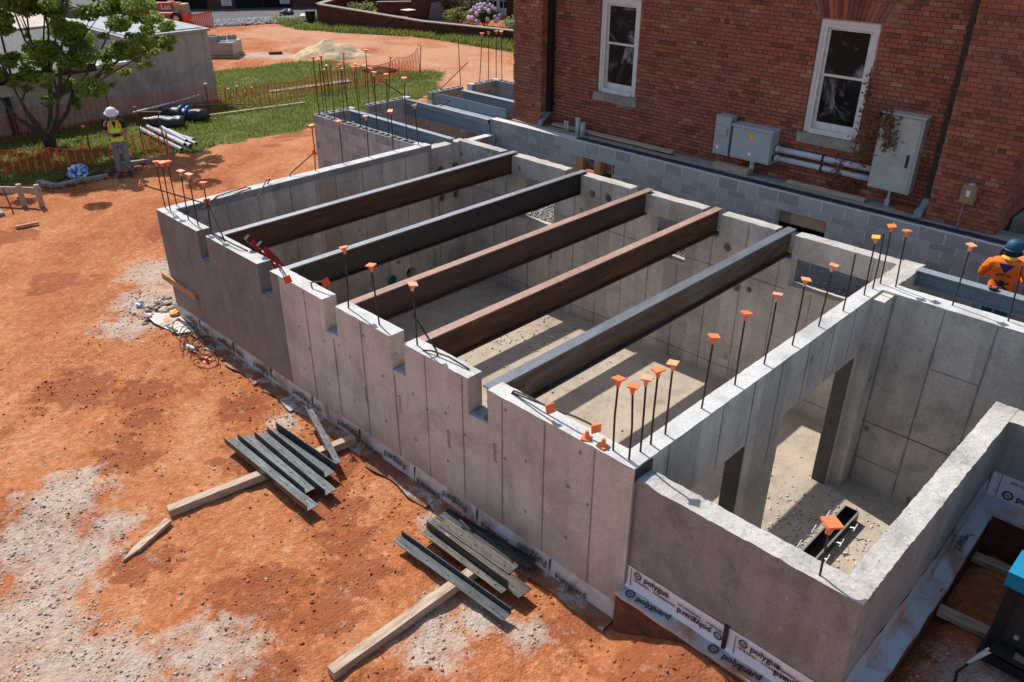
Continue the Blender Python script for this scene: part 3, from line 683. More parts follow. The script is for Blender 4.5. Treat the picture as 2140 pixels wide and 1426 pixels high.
# footing toe in front of it, half buried
ft = MB()
n = 90; mi = 0
for k in range(n):
    x0, x1 = -9.85 + 9.80 * k / n, -9.85 + 9.80 * (k + 1) / n
    e0 = -.20 + .05 * noise.noise(V((x0 * 2.2, 0, 0))); e1 = -.20 + .05 * noise.noise(V((x1 * 2.2, 0, 0)))
    ft.add([(x0, 0, -1.885), (x1, 0, -1.885), (x1, e1, -1.89), (x0, e0, -1.89), (x0, e0, -2.2), (x1, e1, -2.2)], [(0, 1, 2, 3), (3, 2, 5, 4)])
m = NM('soiled_footing', .8)
m.col(m.ramp(m.noise(2.6, 7, .7, dist=1), [(.38, (.17, .062, .03)), (.5, (.24, .12, .07)), (.56, (.30, .29, .29)), (.7, (.40, .40, .41))])); m.bump(m.noise(12, 5), .6, .02); M['soiled'] = m.m
o = ft.build('footing_toe', M['soiled'], None); adopt(o, FD)
MB().add([(-10.0, -.42, -1.875), (-9.6, -.02, -1.87), (-8.75, -.12, -1.872), (-8.9, -.36, -1.878), (-9.5, -.46, -1.87)], [(0, 1, 2, 3, 4)]).add([(-10.0, -.42, -1.885), (-9.6, -.02, -1.88), (-8.75, -.12, -1.882), (-8.9, -.36, -1.888), (-9.5, -.46, -1.88)], [(4, 3, 2, 1, 0)]).build('membrane_flap', M['memb'], mm)
text('guard', .15, (-8.95, -.34, -1.866), (-1, .1, 0), (-.1, -1, 0), M['ink'], mm, bold=.003)
for x0, x1 in ((-8.2, -7.6), (-7.5, -6.6), (-6.4, -5.6), (-3.9, -3.3), (-3.3, -2.7)):
    n = 8; mb = MB()
    for k in range(n):
        a, b = x0 + (x1 - x0) * k / n, x0 + (x1 - x0) * (k + 1) / n
        za, zb = -1.872 + .01 * noise.noise(V((a * 5, 2, 1))), -1.872 + .01 * noise.noise(V((b * 5, 2, 1)))
        mb.add([(a, -.15 + .02 * math.sin(a * 9), za), (b, -.15 + .02 * math.sin(b * 9), zb), (b, -.26 + .03 * math.sin(b * 7), zb - .02), (a, -.26 + .03 * math.sin(a * 7), za - .02)], [(0, 1, 2, 3)])
    mb.build('torn_strip', M['soiled'], mm)

# ================================================================== SIDE ROOM (lower walls)
SD = thing('low_foundation', 'lower rough-topped concrete room joined to the near corner of the foundation', 'foundation', (0, 0, 0))
Z1 = -.13
def rwall(name, x0, x1, y0, y1, z0, z1, axes):
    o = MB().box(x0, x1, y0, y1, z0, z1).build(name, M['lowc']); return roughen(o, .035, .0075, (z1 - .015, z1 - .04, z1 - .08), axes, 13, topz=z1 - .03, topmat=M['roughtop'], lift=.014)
o = rwall('low_front_wall', .012, 2.1, .03, .25, -3.3, Z1, 'xy'); o.parent = SD
o = rwall('side_wall', 1.885, 2.095, .252, 3.72, -3.3, Z1, 'xy'); o.parent = SD
o = rwall('return_wall', 2.096, 6, 3.42, 3.715, -3.3, Z1 - .004, 'xy'); o.parent = SD
MB().box(-.004, .014, .02, .27, -.145, -.02).build('joint_filler', M['blackrub'], SD)
MB().box(-.006, .014, .0, .03, -1.9, -.15).build('expansion_joint', M['seam'], SD)
ft = MB().box(.0, 2.25, -.12, .04, -2.5, -1.405).box(2.09, 2.26, .04, 3.5, -2.5, -1.36).box(2.26, 6, 3.22, 3.5, -2.5, -1.1).build('footing', M['clayface'], SD)
for x, z in [(.62, -.42), (.78, -.72), (1.05, -.5), (1.05, -.86), (1.55, -.45), (1.55, -.8), (.45, -.78), (1.9, -.6)]: MB().tube([(x, .024, z), (x, .04, z)], .022, 9).build('tie_plug', M['seam'], SD)
m2 = thing('low_wall_membrane', 'glossy white membrane with black logos on the low front wall and its footing', 'membrane', (0, 0, 0))
def sheet(x0, x1, y, z0, z1, bow=.01):
    mb = MB(); nx_, nz_ = max(2, int((x1 - x0) / .1)), 5
    P = [[(x0 + (x1 - x0) * i / nx_, y - .004 - bow * .35 * (1 + noise.noise(V((i * .7, j * .5, x0)))) - .03 * max(0, .35 - j / nz_) ** 2 * 8, z0 + (z1 - z0) * j / nz_ + (.006 * noise.noise(V((i * 1.3, x0, 0))) if j == nz_ else 0)) for i in range(nx_ + 1)] for j in range(nz_ + 1)]
    v = [q for r in P for q in r]; mb.add(v, [(j * (nx_ + 1) + i, j * (nx_ + 1) + i + 1, (j + 1) * (nx_ + 1) + i + 1, (j + 1) * (nx_ + 1) + i) for j in range(nz_) for i in range(nx_)])
    return mb.build('membrane_sheet', M['memb'], m2, True)
m = NM('clean_membrane', .28, 0, .55); d = m.noise(2.2, 6, .6); m.col(m.mix(m.ramp(d, [(.62, (0, 0, 0)), (.72, (1, 1, 1))]), (.70, .69, .72), (.40, .25, .16))); m.bump(m.noise(5, 3), .2, .01); M['clean'] = m.m
s1 = sheet(.02, 1.09, .03, -1.40, -1.14); s2 = sheet(1.12, 2.1, .03, -1.40, -1.13); s1.data.materials[0] = s2.data.materials[0] = M['clean']
MB().box(1.085, 1.125, .0, .03, -1.41, -1.115).build('lap_joint', M['blackrub'], m2)
def ringlogo(c, xd, yd, r, par):
    c, xd, yd = V(c), V(xd), V(yd); mb = MB(); n = 9; a0 = .2
    o_ = [c + r * (math.cos(2 * math.pi * k / n + a0) * xd + math.sin(2 * math.pi * k / n + a0) * yd) for k in range(n)]
    i_ = [c + .66 * r * (math.cos(2 * math.pi * k / n + a0) * xd + math.sin(2 * math.pi * k / n + a0) * yd) for k in range(n)]
    mb.add(o_ + i_, [(k, (k + 1) % n, n + (k + 1) % n, n + k) for k in range(n)]); mb.build('logo_ring', M['ink'], par)
    text('pg', r * .85, c - xd * r * .42 - yd * r * .15, xd, yd, M['ink'], par, 'logo_letters')
def brandline(x, z, up, par, full='polyguard'):
    d = 1 if up else -1; xd, yd = (d, 0, 0), (0, 0, d)
    y = .008
    ringlogo((x + d * .045, y, z + d * .025), xd, yd, .045, par)
    text(full, .092, (x + d * .115, y, z), xd, yd, M['ink'], par, bold=.002)
    text('650 Membrane  •  www.polyguard.com', .030, (x, y, z - d * .055), xd, yd, M['ink'], par, 'small_print', bold=.001)
brandline(.10, -1.225, True, s1, 'polygua'); brandline(1.08, -1.265, False, s1)
brandline(1.23, -1.225, True, s2, 'polygua'); brandline(2.06, -1.265, False, s2)
MB().box(.068, .072, .005, .012, -1.4, -1.15).build('edge_line', M['ink'], s1)
MB().box(1.20, 1.204, .005, .012, -1.4, -1.15).build('edge_line', M['ink'], s2)
mb = MB(); n = 24
for k in range(n):
    a, b = 2.26 * k / n, 2.26 * (k + 1) / n
    za, zb = -1.39 + .008 * noise.noise(V((a * 6, 0, 4))), -1.39 + .008 * noise.noise(V((b * 6, 0, 4)))
    ea, eb = -.135 + .012 * noise.noise(V((a * 5, 2, 4))), -.135 + .012 * noise.noise(V((b * 5, 2, 4)))
    mb.add([(a, .02, za), (b, .02, zb), (b, eb, zb - .006), (a, ea, za - .006), (a, ea, za - .04), (b, eb, zb - .04)], [(0, 1, 2, 3), (3, 2, 5, 4)])
s3 = mb.build('footing_sheet', M['memb2'], m2)
for x in (.13, 1.05, 1.95): ringlogo((x, -.065, -1.378), (1, .1, 0), (-.1, 1, 0), .05, s3)
text('polyguard', .092, (.21, -.095, -1.378), (1, .08, 0), (-.08, 1, 0), M['ink'], s3, bold=.002); text('polyguard', .092, (1.15, -.095, -1.378), (1, .05, 0), (-.05, 1, 0), M['ink'], s3, bold=.002)
m3 = thing('side_membrane', 'silvery membrane folded over the footing along the outer side wall', 'membrane', (0, 0, 0))
mb = MB(); n = 26
for k in range(n):
    a, b = -.1 + 3.5 * k / n, -.1 + 3.5 * (k + 1) / n
    q = lambda t: .012 * noise.noise(V((t * 4, 7, 1)))
    za, zb = (-1.34 + (.22 if a > 2.1 else 0) * min(1, (a - 2.1)) if a > 2.1 else -1.34), (-1.34 + .22 * min(1, (b - 2.1)) if b > 2.1 else -1.34)
    mb.add([(2.1 + q(a), a, za + .30), (2.1 + q(b), b, zb + .30), (2.115 + q(b), b, zb + .05), (2.115 + q(a), a, za + .05), (2.27 + q(a), a, za), (2.27 + q(b), b, zb), (2.275 + q(a), a, za - .03), (2.275 + q(b), b, zb - .03)], [(0, 1, 2, 3), (3, 2, 5, 4), (4, 5, 7, 6)])
mb.build('folded_sheet', M['memb2'], m3)
s4 = MB().box(2.12, 4, 3.405, 3.418, -1.03, -.74).build('return_sheet', M['clean'], m3)
ringlogo((2.31, 3.400, -.95), (1, 0, 0), (0, 0, 1), .055, s4); text('polyguard', .10, (2.39, 3.400, -.975), (1, 0, 0), (0, 0, 1), M['ink'], s4, bold=.002)
text('650 Membrane', .045, (2.30, 3.400, -.80), (1, 0, 0), (0, 0, 1), M['ink'], s4, 'small_print'); MB().box(2.205, 2.209, 3.398, 3.404, -1.03, -.74).build('edge_line', M['ink'], s4)
MB().add([(2.12, 3.41, -1.03), (4, 3.41, -1.03), (4, 3.21, -1.085), (2.12, 3.21, -1.085), (2.12, 3.2, -1.12), (4, 3.2, -1.12)], [(0, 1, 2, 3), (3, 2, 5, 4)]).build('footing_sheet', M['memb2'], m3)
ringlogo((2.20, 2.02, -1.328), (0, -1, 0), (1, 0, 0), .05, m3); text('gu', .13, (2.13, 1.62, -1.33), (0, 1, 0), (-1, 0, 0), M['ink'], m3); text('polyguard', .12, (2.15, 2.95, -1.16), (0, -1, 0), (1, 0, 0), M['ink'], m3)

# ================================================================== TRENCH, BLOCK WALLS
struct(MB().box(-9.55, 12, 6.5, 8.4, -2.2, -1.5).build('trench_floor', M['slab']))
struct(MB().box(-13.1, -9.5, 5.45, 11.3, -2.8, -2.3).build('block_room_floor', M['ground']))
P = [(random.uniform(-9.3, 3), random.uniform(6.6, 7.9), -1.5 + .12 * (1 + noise.noise(V((i * .1, 0, 0))))) for i in range(9000)]
stones('trench_gravel', 'grey crushed stone filling the trench behind the concrete back wall', P, M['ggravel'], .013, .028, .8)
P = [(random.uniform(-8.6, -6.0), random.uniform(6.6, 7.9), -1.30 - .05 * random.random()) for i in range(5500)]
stones('sunlit_tone_gravel', 'trench stone coloured paler for sunlight, seen through the left wall opening', P, M['wgravel'], .012, .024, .8)  # same trench stone in a paler colour, standing in for sunlight
def hollow(l=.386, d=.19, h=.19):
    "two-cell block lying along x, origin at the bottom centre"
    mb = MB(); t = .032; xs = [-l / 2, -l / 2 + t, -t / 2, t / 2, l / 2 - t, l / 2]; ys = [-d / 2, -d / 2 + t, d / 2 - t, d / 2]
    mb.box(xs[0], xs[5], ys[0], ys[1], 0, h).box(xs[0], xs[5], ys[2], ys[3], 0, h)
    for a, b in ((0, 1), (2, 3), (4, 5)): mb.box(xs[a], xs[b], ys[1], ys[2], 0, h)
    mb.box(xs[1], xs[4], ys[1], ys[2], 0, .03)
    return mb.mesh('block', M['block'])
HB = hollow(); HBs = hollow(l=.188)
def solid(l, d, h): return MB().box(-l / 2, l / 2, -d / 2, d / 2, 0, h).mesh('block', M['block'])
SBf = solid(.386, .20, .19)
def blockwall(name, label, x0, x1, y, courses, along='x', gaps=(), depth=.2, top_hollow=True, group='concrete block walls'):
    root = thing(name, label, 'block wall', (x0 if along == 'x' else y, y if along == 'x' else x0, courses[-1][0]), group)
    mbm = MB()
    pitch = .396
    cache = {}
    for ci, (z0, z1) in enumerate(courses):
        off = 0 if ci % 2 == 0 else pitch / 2
        a = x0 - off
        while a < x1 - .01:
            l0, l1 = max(a, x0), min(a + pitch, x1); a += pitch
            segs = [(l0, l1)]
            for g0, g1, gz0, gz1 in gaps:
                if z0 < gz1 - .02 and z1 > gz0 + .02:
                    ns = []
                    for s0, s1 in segs:
                        if s1 <= g0 or s0 >= g1: ns.append((s0, s1)); continue
                        if s0 < g0: ns.append((s0, g0))
                        if s1 > g1: ns.append((g1, s1))
                    segs = ns
            for s0, s1 in segs:
                if s1 - s0 < .05: continue
                l = round(s1 - s0 - .018, 3); h = round(z1 - z0 - .016, 3); hol = top_hollow and ci == 0 and l > .3
                key = (l, h, hol)
                if key not in cache: cache[key] = hollow(l, depth, h) if hol else solid(l, depth, h)
                c_ = (s0 + s1) / 2; dx, dz = random.uniform(-.002, .002), random.uniform(-.001, .001)
                p = V((c_, y, z0)) if along == 'x' else V((y, c_, z0))
                o = obj('block', cache[key], root, p - V(root.location) + V((dx, random.uniform(-.001, .0), dz)), (0, 0, 0 if along == 'x' else math.pi / 2))
                if not hol:
                    if along == 'x': mbm.box(s0, s1, y - depth / 2 + .0015, y + depth / 2 - .0015, z0 - .01, z1 - .006)
                    else: mbm.box(y - depth / 2 + .0015, y + depth / 2 - .0015, s0, s1, z0 - .01, z1 - .006)
    mo = mbm.build('mortar', M['mortar'], root); mo.location = -V(root.location)
    return root
CZ = [(-.2, 0), (-.31, -.2), (-.5, -.31)] + [(-.7 - .2 * i, -.5 - .2 * i) for i in range(5)]
blockwall('block_wall', 'long blue-grey concrete block wall in front of the brick building', -10.06, 4.4, 8.07, CZ, 'x', [(-7.51, -6.53, -.62, -.31), (-2.94, -2.0, -.62, -.31)], top_hollow=False)
C2 = [(-.2 - .2 * i, -.2 * i) for i in range(10)]
blockwall('block_wall', 'front block wall with open cells and standing rebars, left of the concrete corner', -13.27, -9.60, 5.48, C2, 'x')
blockwall('block_wall', 'gapped side block wall running back from the far left block corner', 5.58, 11.27, -13.17, C2, 'y', [(6.44, 6.84, -.62, 1), (8.15, 8.80, -.42, 1), (9.90, 10.20, -.42, 1)])
blockwall('block_wall', 'rear block wall returning behind the brick building corner', -13.07, -9.7, 11.18, C2[:8], 'x')
blockwall('block_wall', 'inner end block wall under the painted beams beside the long wall', 6.66, 7.9, -9.96, [(-.5, -.31), (-.7, -.5), (-.9, -.7), (-1.1, -.9), (-1.3, -1.1), (-1.5, -1.3), (-1.7, -1.5), (-1.9, -1.7), (-2.1, -1.9)], 'y', top_hollow=False)
# timber frames and a duct seen in the two openings of the long block wall
fr = thing('boarded_opening', 'brown timber frame set in the left opening of the long block wall', 'timber frame', (-7.0, 8.07, -.62))
for x0, x1 in ((-7.51, -7.33), (-7.02, -6.86), (-6.56, -6.53)): MB().box(x0 + 7.0, x1 + 7.0, -.1, .12, .005, .30).build('post', M['lumber'], fr)
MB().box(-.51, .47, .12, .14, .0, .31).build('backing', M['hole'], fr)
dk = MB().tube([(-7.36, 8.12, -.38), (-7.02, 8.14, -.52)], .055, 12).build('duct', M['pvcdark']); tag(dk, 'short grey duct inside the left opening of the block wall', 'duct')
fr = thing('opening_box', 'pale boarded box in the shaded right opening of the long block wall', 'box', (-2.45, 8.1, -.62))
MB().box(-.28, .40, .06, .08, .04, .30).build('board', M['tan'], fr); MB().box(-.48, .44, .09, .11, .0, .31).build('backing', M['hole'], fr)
# dark flashing along the wall top and the ledge behind it
fl = MB(); n = 60
for k in range(n):
    a, b = -7.6 + 12 * k / n, -7.6 + 12 * (k + 1) / n
    da, db = .014 * noise.noise(V((a * 4, 0, 0))), .014 * noise.noise(V((b * 4, 0, 0)))
    fl.add([(a, 8.05 + da, .012), (b, 8.05 + db, .012), (b, 8.17, .02), (a, 8.17, .02), (a, 8.045 + da, -.004), (b, 8.045 + db, -.004)], [(0, 1, 2, 3), (0, 4, 5, 1)])
tag(fl.build('wall_flashing', M['navy']), 'wrinkled navy flashing strip along the top of the long block wall', 'flashing')
struct(MB().box(-9.6, 4.4, 8.172, 8.6, -.6, .03).build('building_ledge', M['stone']))
# ================================================================== BRICK BUILDING
BD = thing('brick_building', 'old red brick building with tall white sash windows and black downspouts', 'building', (-4.6, 12, 0))
def bch(o): return adopt(o, BD)
YM, YP = 8.55, 8.25
HT = 3.75
bwm = MB().box(-9.62, .40, YM + .03, 20, .0, 8.2).build('wall', M['bmortar']); cut(bwm, MB().box(-7.52, -6.55, YM - .1, YM + .25, .90, 2.72).box(-2.99, -2.0, YM - .1, YM + .25, .90, 2.73)); bch(bwm)
bch(MB().box(-9.62, -8.80, YP + .02, YM + .03, .0, 8.2).build('wall', M['bmortar'])); bch(MB().box(-.60, .39, YP + .02, YM + .03, 0, 8.2).build('wall', M['bmortar']))
bch(MB().box(-9.63, .41, YM, YM + .03, HT, 8.2).build('upper_wall', M['brick']))
WIN = [(-7.52, -6.55, .90, 2.72), (-2.99, -2.0, .90, 2.73)]
bricks = []
BL, BH = .2, .0695
def course(xa, xb, y, dirn, zmax=HT, skip=True):
    r = 0
    z = .03
    while z < zmax:
        a = xa - (0 if r % 2 else BL / 2) + (.05 if r % 6 == 5 else 0)
        step = BL if r % 6 != 5 else BL / 2
        while a < xb - .005:
            s0, s1 = max(a, xa), min(a + step, xb); a += step
            if s1 - s0 < .03: continue
            if skip and y == YM:
                zz = z + BH / 2; hit = False
                for w0, w1, z0, z1 in WIN:
                    if zz > z0 - .19 and zz < z0 and s1 > w0 - .05 and s0 < w1 + .07: hit = True
                    if zz > z0 and zz < z1 and s1 > w0 and s0 < w1:
                        if s0 < w0 - .03: bricks.append((s0, w0, y, z, 'x'))
                        if s1 > w1 + .03: bricks.append((w1, s1, y, z, 'x'))
                        hit = True
                    if zz > z1 and zz < z1 + .33:
                        sp = .12 * (zz - z1) / .33
                        if s1 > w0 - sp - .02 and s0 < w1 + sp + .02: hit = True
                if hit: continue
            bricks.append((s0, s1, y, z, dirn))
        z += BH + .0005; r += 1
course(-9.63, -8.79, YP, 'x'); course(-8.79, -.61, YM, 'x'); course(-.61, .41, YP, 'x')
course(YP, YM, -8.79, 'y+'); course(YP, 11.0, .41, 'y+', 1.6)
def bdist(b):
    c = V(((b[0] + b[1]) / 2, b[2], b[3])) if b[4] == 'x' else V((b[2], (b[0] + b[1]) / 2, b[3]))
    return (c - CAMLOC).length
bricks.sort(key=bdist)
bcache = {}
def bgeo(b, mb):
    s0, s1, y, z, d = b; j = random.uniform(-.003, .003); g = .0045
    if d == 'x': mb.box(s0 + g, s1 - g, y + j, y + .05, z + g, z + BH - g)
    else: mb.box(y - .05, y + j, s0 + g, s1 - g, z + g, z + BH - g)
front = [b for b in bricks if b[4] == 'x']
for b in front[:290]:
    l = round(b[1] - b[0], 3)
    if l not in bcache: bcache[l] = MB().box(-l / 2 + .0045, l / 2 - .0045, 0, .05, .0045, BH - .0045).mesh('brick', M['brick'])
    o = obj('brick', bcache[l], None, ((b[0] + b[1]) / 2, b[2] + random.uniform(-.003, .003), b[3])); adopt(o, BD)
mb = MB()
for b in front[290:] + [b for b in bricks if b[4] != 'x']: bgeo(b, mb)
# splayed flat arches over the windows
for w0, w1, z0, z1 in WIN:
    n = 14; cx = (w0 + w1) / 2
    for k in range(n):
        a, b = w0 + (w1 - w0) * k / n, w0 + (w1 - w0) * (k + 1) / n; sp = .24 / (w1 - w0)
        g = .004; j = random.uniform(-.004, .003)
        p = [(a + g, YM + j, z1 + g), (b - g, YM + j, z1 + g), (b - g + (b - cx) * sp, YM + j, z1 + .31), (a + g + (a - cx) * sp, YM + j, z1 + .31)]
        mb.extrude(p, (0, .05, 0))
o = bch(mb.build('brickwork', M['brick'])); o['kind'] = 'stuff'
for wi, (w0, w1, z0, z1) in enumerate(WIN):
    w = bch(MB().box(w0 + .005, w1 - .005, YM + .20, YM + .24, z0 + .003, z1 - .003).build('window', M['hole']))
    y0 = YM + .045
    fr = MB().box(w0 + .004, w0 + .125, y0, YM + .19, z0 + .004, z1 - .004).box(w1 - .125, w1 - .004, y0, YM + .19, z0 + .004, z1 - .004).box(w0 + .125, w1 - .125, y0, YM + .19, z1 - .13, z1 - .004).box(w0 + .125, w1 - .125, y0 - .03, YM + .19, z0 + .004, z0 + .08).box(w0 + .02, w0 + .07, y0 - .014, y0, z0 + .02, z1 - .02).box(w1 - .07, w1 - .02, y0 - .014, y0, z0 + .02, z1 - .02).box(w0 + .07, w1 - .07, y0 - .014, y0, z1 - .07, z1 - .02)
    fr.build('frame', M['white'], w)
    zm = z0 + .96
    for a, b, yy in ((z0 + .08, zm + .02, YM + .115), (zm - .02, z1 - .13, YM + .088)):
        s = MB().box(w0 + .126, w0 + .17, yy, yy + .02, a, b).box(w1 - .17, w1 - .126, yy, yy + .02, a, b).box(w0 + .17, w1 - .17, yy, yy + .02, a, a + (.11 if a < 1.5 else .04)).box(w0 + .17, w1 - .17, yy, yy + .02, b - .04, b)
        s.build('sash', M['white'], w)
        MB().box(w0 + .17, w1 - .17, yy + .012, yy + .016, a + .02, b - .02).build('pane', M['glass'], w)
    o = bch(MB().box(w0 - .05, w1 + .07, YM - .05, YM + .07, z0 - .165, z0 - .005).build('sill', M['stone'])); roughen(o, .09, .004, (z0 - .1,), 'x')
# downspouts
for x, y in ((-8.73, YM - .09), (-.68, YM - .09)):
    d = bch(MB().box(x - .055, x + .055, y - .05, y + .05, .3, 8.0).build('downspout', M['downspout']))
    MB().add([(x - .055, y - .05, .3), (x + .055, y - .05, .3), (x + .055, y + .05, .3), (x - .055, y + .05, .3), (x - .075, y - .30, .05), (x + .045, y - .30, .05), (x + .045, y - .27, .14), (x - .075, y - .27, .14)], [(0, 1, 5, 4), (2, 3, 7, 6), (1, 2, 6, 5), (3, 0, 4, 7), (4, 5, 6, 7)]).build('elbow', M['pvcdark'], d)
    for z in (.45, 1.6, 2.8): MB().box(x - .075, x + .075, y - .056, y + .09, z, z + .035).build('strap', M['downspout'], d)
# electrical gear on the wall
e = thing('meter_box', 'narrow blue-grey electrical box left of the wide box on the brick wall', 'electrical box', (-4.35, YM, .26))
MB().box(-.20, .12, -.19, 0, 0, .70).build('body', M['elec'], e); MB().box(-.195, .115, -.20, -.191, .06, .69).build('cover', M['elec'], e)
MB().box(-.15, .06, -.23, -.2, .37, .52).build('hatch', M['elec'], e); MB().box(-.13, -.08, -.207, -.2, .1, .16).build('sticker', M['wpaint'], e)
e = thing('junction_box', 'wide blue-grey electrical cabinet marked 2 on the brick wall', 'electrical box', (-3.75, YM, .28))
MB().box(-.40, .38, -.25, 0, 0, .56).build('body', M['elec'], e); MB().box(-.42, .40, -.28, 0, .56, .60).build('rain_hood', M['elec'], e)
MB().box(-.385, .365, -.262, -.252, .03, .55).build('door', M['elec'], e); s = MB().box(-.045, .015, -.268, -.262, .38, .48).build('sticker', M['yellow'], e)
text('2', .075, (-3.787, YM - .27, .28 + .405), (1, 0, 0), (0, 0, 1), M['ink'], None, 'digit').parent = s
MB().box(-.035, .02, -.268, -.262, .10, .15).build('label_plate', M['wpaint'], e); MB().tube([(.0, -.12, .0), (.0, -.12, -.17)], .045, 14).build('drain_stub', M['pvc'], e); MB().box(.38, .40, -.16, -.10, .06, .16).build('latch', M['dkmetal'], e)
for i, (z, n_) in enumerate(((.555, 'upper'), (.395, 'lower'))):
    e = thing('conduit', n_ + ' of the two thick grey conduits between the electrical cabinets', 'conduit', (-3.35, YM - .1, z), 'thick conduits on the brick wall')
    MB().tube([(0, 0, 0), (1.72, 0, 0)], .05, 16).build('pipe', M['pvc'], e, True)
    MB().tube([(.02, 0, 0), (.07, 0, 0)], .062, 16).build('coupling', M['pvc'], e); MB().tube([(.86, 0, 0), (.9, 0, 0)], .056, 16).build('clamp', M['dkmetal'], e)
e = thing('electrical_panel', 'tall weathered beige-grey electrical panel beside the right window', 'electrical box', (-1.3, YM, .3))
MB().box(-.32, .34, -.2, 0, 0, 1.19).build('body', M['elec2'], e); MB().box(-.305, .30, -.215, -.2, .03, 1.16).build('door', M['elec2'], e)
MB().box(-.34, .36, -.235, 0, 1.19, 1.215).build('rain_hood', M['elec2'], e); MB().box(.20, .23, -.245, -.215, .42, .62).build('handle', M['blackrub'], e)
MB().box(-.05, .01, -.222, -.215, .68, .78).build('nameplate', M['pvcdark'], e); MB().tube([(.02, -.1, 0), (.02, -.1, -.27)], .022, 10).build('conduit_stub', M['pvc'], e); MB().box(-.015, .055, -.135, -.065, -.27, -.16).build('fitting', M['elec'], e)
e = thing('bell_box', 'small tan box on the right brick pier with a thin conduit', 'electrical box', (-.05, YP, .44))
MB().box(-.11, .09, -.11, 0, 0, .27).build('body', M['brass'], e); MB().box(-.085, .065, -.122, -.11, .05, .24).build('cover', M['brass'], e); MB().box(-.035, .015, -.126, -.121, .11, .20).build('white_label', M['wpaint'], e)
MB().lathe((0, -.055, .27), [(.05, 0), (.055, .01), (.03, .03), (.0, .035)], 12).build('cap', M['elec'], e); MB().tube([(-.05, -.06, 0), (-.05, -.06, -.42)], .014, 8).build('conduit', M['pvcdark'], e)
# stub pipes on the ledge, planks
for i, (x, h, r, lb) in enumerate([(-7.72, .34, .05, 'tallest grey stub pipe standing on the ledge near the left window'), (-7.58, .26, .05, 'shorter thick grey stub pipe right of the tallest one on the ledge'), (-8.07, .22, .02, 'thin grey stub pipe, left of a thin pair on the ledge'), (-8.0, .22, .02, 'thin grey stub pipe, right of a thin pair on the ledge')]):
    e = thing('stub_pipe', lb, 'pipe', (x, 8.24, .03), 'stub pipes on the ledge'); MB().tube([(0, 0, 0), (0, 0, h)], r, 14).build('pipe', M['pvc'], e, True); MB().tube([(0, 0, h - .05), (0, 0, h + .004)], r + .006, 14).build('collar', M['pvc'], e)
tag(MB().tube([(-7.42 + .07 * math.cos(a), 8.2 + .03 * math.sin(a), .10 + .06 * math.sin(a)) for a in [i * .5 for i in range(22)]], .008, 6).build('cable_coil', M['pvcdark']), 'small coil of grey cable beside the stub pipes', 'cable')
tag(MB().bar((-8.55, 8.42, .075), (-5.42, 8.38, .085), .14, .04).build('plank', M['timber']), 'long weathered plank lying on the ledge below the left window', 'plank')
tag(MB().bar((-4.45, 8.36, .07), (-3.72, 8.34, .08), .2, .09).build('short_plank', M['timber']), 'short board stack under the wide electrical cabinet', 'plank')
tag(MB().bar((-3.0, 8.38, .06), (-1.6, 8.36, .06), .1, .05).build('broken_plank', M['timber']), 'dusty board on the ledge under the grey conduits', 'plank')
tag(MB().bar((-1.1, 8.4, .07), (-.75, 8.36, .06), .1, .08).build('loose_brick', M['brick']), 'loose brick on the ledge left of the right downspout', 'brick')
# dry vines
def vine(label, spine, nleaf, spread, loc):
    root = thing('dry_vine', label, 'vine', loc); l = V(loc); mb = MB(); lf = MB()
    for s in range(3):
        q = [V(p) + V((random.gauss(0, spread * .4), -abs(random.gauss(0, .02)), random.gauss(0, .05))) - l for p in spine]
        mb.tube(q, .006, 5)
    for i in range(nleaf):
        t = random.random() * (len(spine) - 1); k = int(t); p = V(spine[k]).lerp(V(spine[k + 1]), t - k) + V((random.gauss(0, spread), -abs(random.gauss(.03, .04)), random.gauss(0, spread * .8))) - l
        a = V((random.gauss(0, 1), random.gauss(0, .5), random.gauss(0, 1))).normalized() * random.uniform(.018, .042); b = V((random.gauss(0, 1), random.gauss(0, .5), random.gauss(0, 1))).normalized() * random.uniform(.014, .03)
        lf.add([p - a, p + b, p + a, p - b], [(0, 1, 2, 3)])
    mb.build('stem', M['vine'], root); lf.build('leaves', M['vine'], root)
vine('dry brown vine hanging over the tall beige electrical panel', [(-1.95, 8.5, .1), (-1.85, 8.48, .6), (-1.75, 8.42, 1.1), (-1.6, 8.38, 1.5), (-1.45, 8.32, 1.35), (-1.42, 8.31, 1.0)], 700, .075, (-1.9, 8.5, .03))
vine('dry brown vine climbing beside the right downspout', [(-.55, 8.48, .3), (-.52, 8.48, 1.0), (-.56, 8.47, 1.8), (-.52, 8.47, 2.6), (-.56, 8.46, 3.2)], 800, .07, (-.55, 8.5, .03))
vine('thin dry vine along the right edge of the right window', [(-2.0, 8.52, .75), (-1.99, 8.5, 1.2), (-1.98, 8.5, 1.7), (-2.0, 8.52, 2.0)], 120, .03, (-2.0, 8.5, .7))
vine('thin dry vine trailing below the grey conduits', [(-2.15, 8.42, .6), (-2.18, 8.4, .35), (-2.14, 8.44, .05)], 90, .04, (-2.15, 8.5, .03))
# light stone steps beyond the right pier
st = thing('door_surround', 'pale stone door surround at the right edge behind the brick pier', 'door surround', (.9, 9.2, 0))
MB().box(-.1, 1.6, 1.2, 1.4, .2, 2.6).build('jamb', M['stucco'], st); MB().box(-.45, 1.6, -.3, 1.2, -.1, .14).build('step', M['stone'], st)

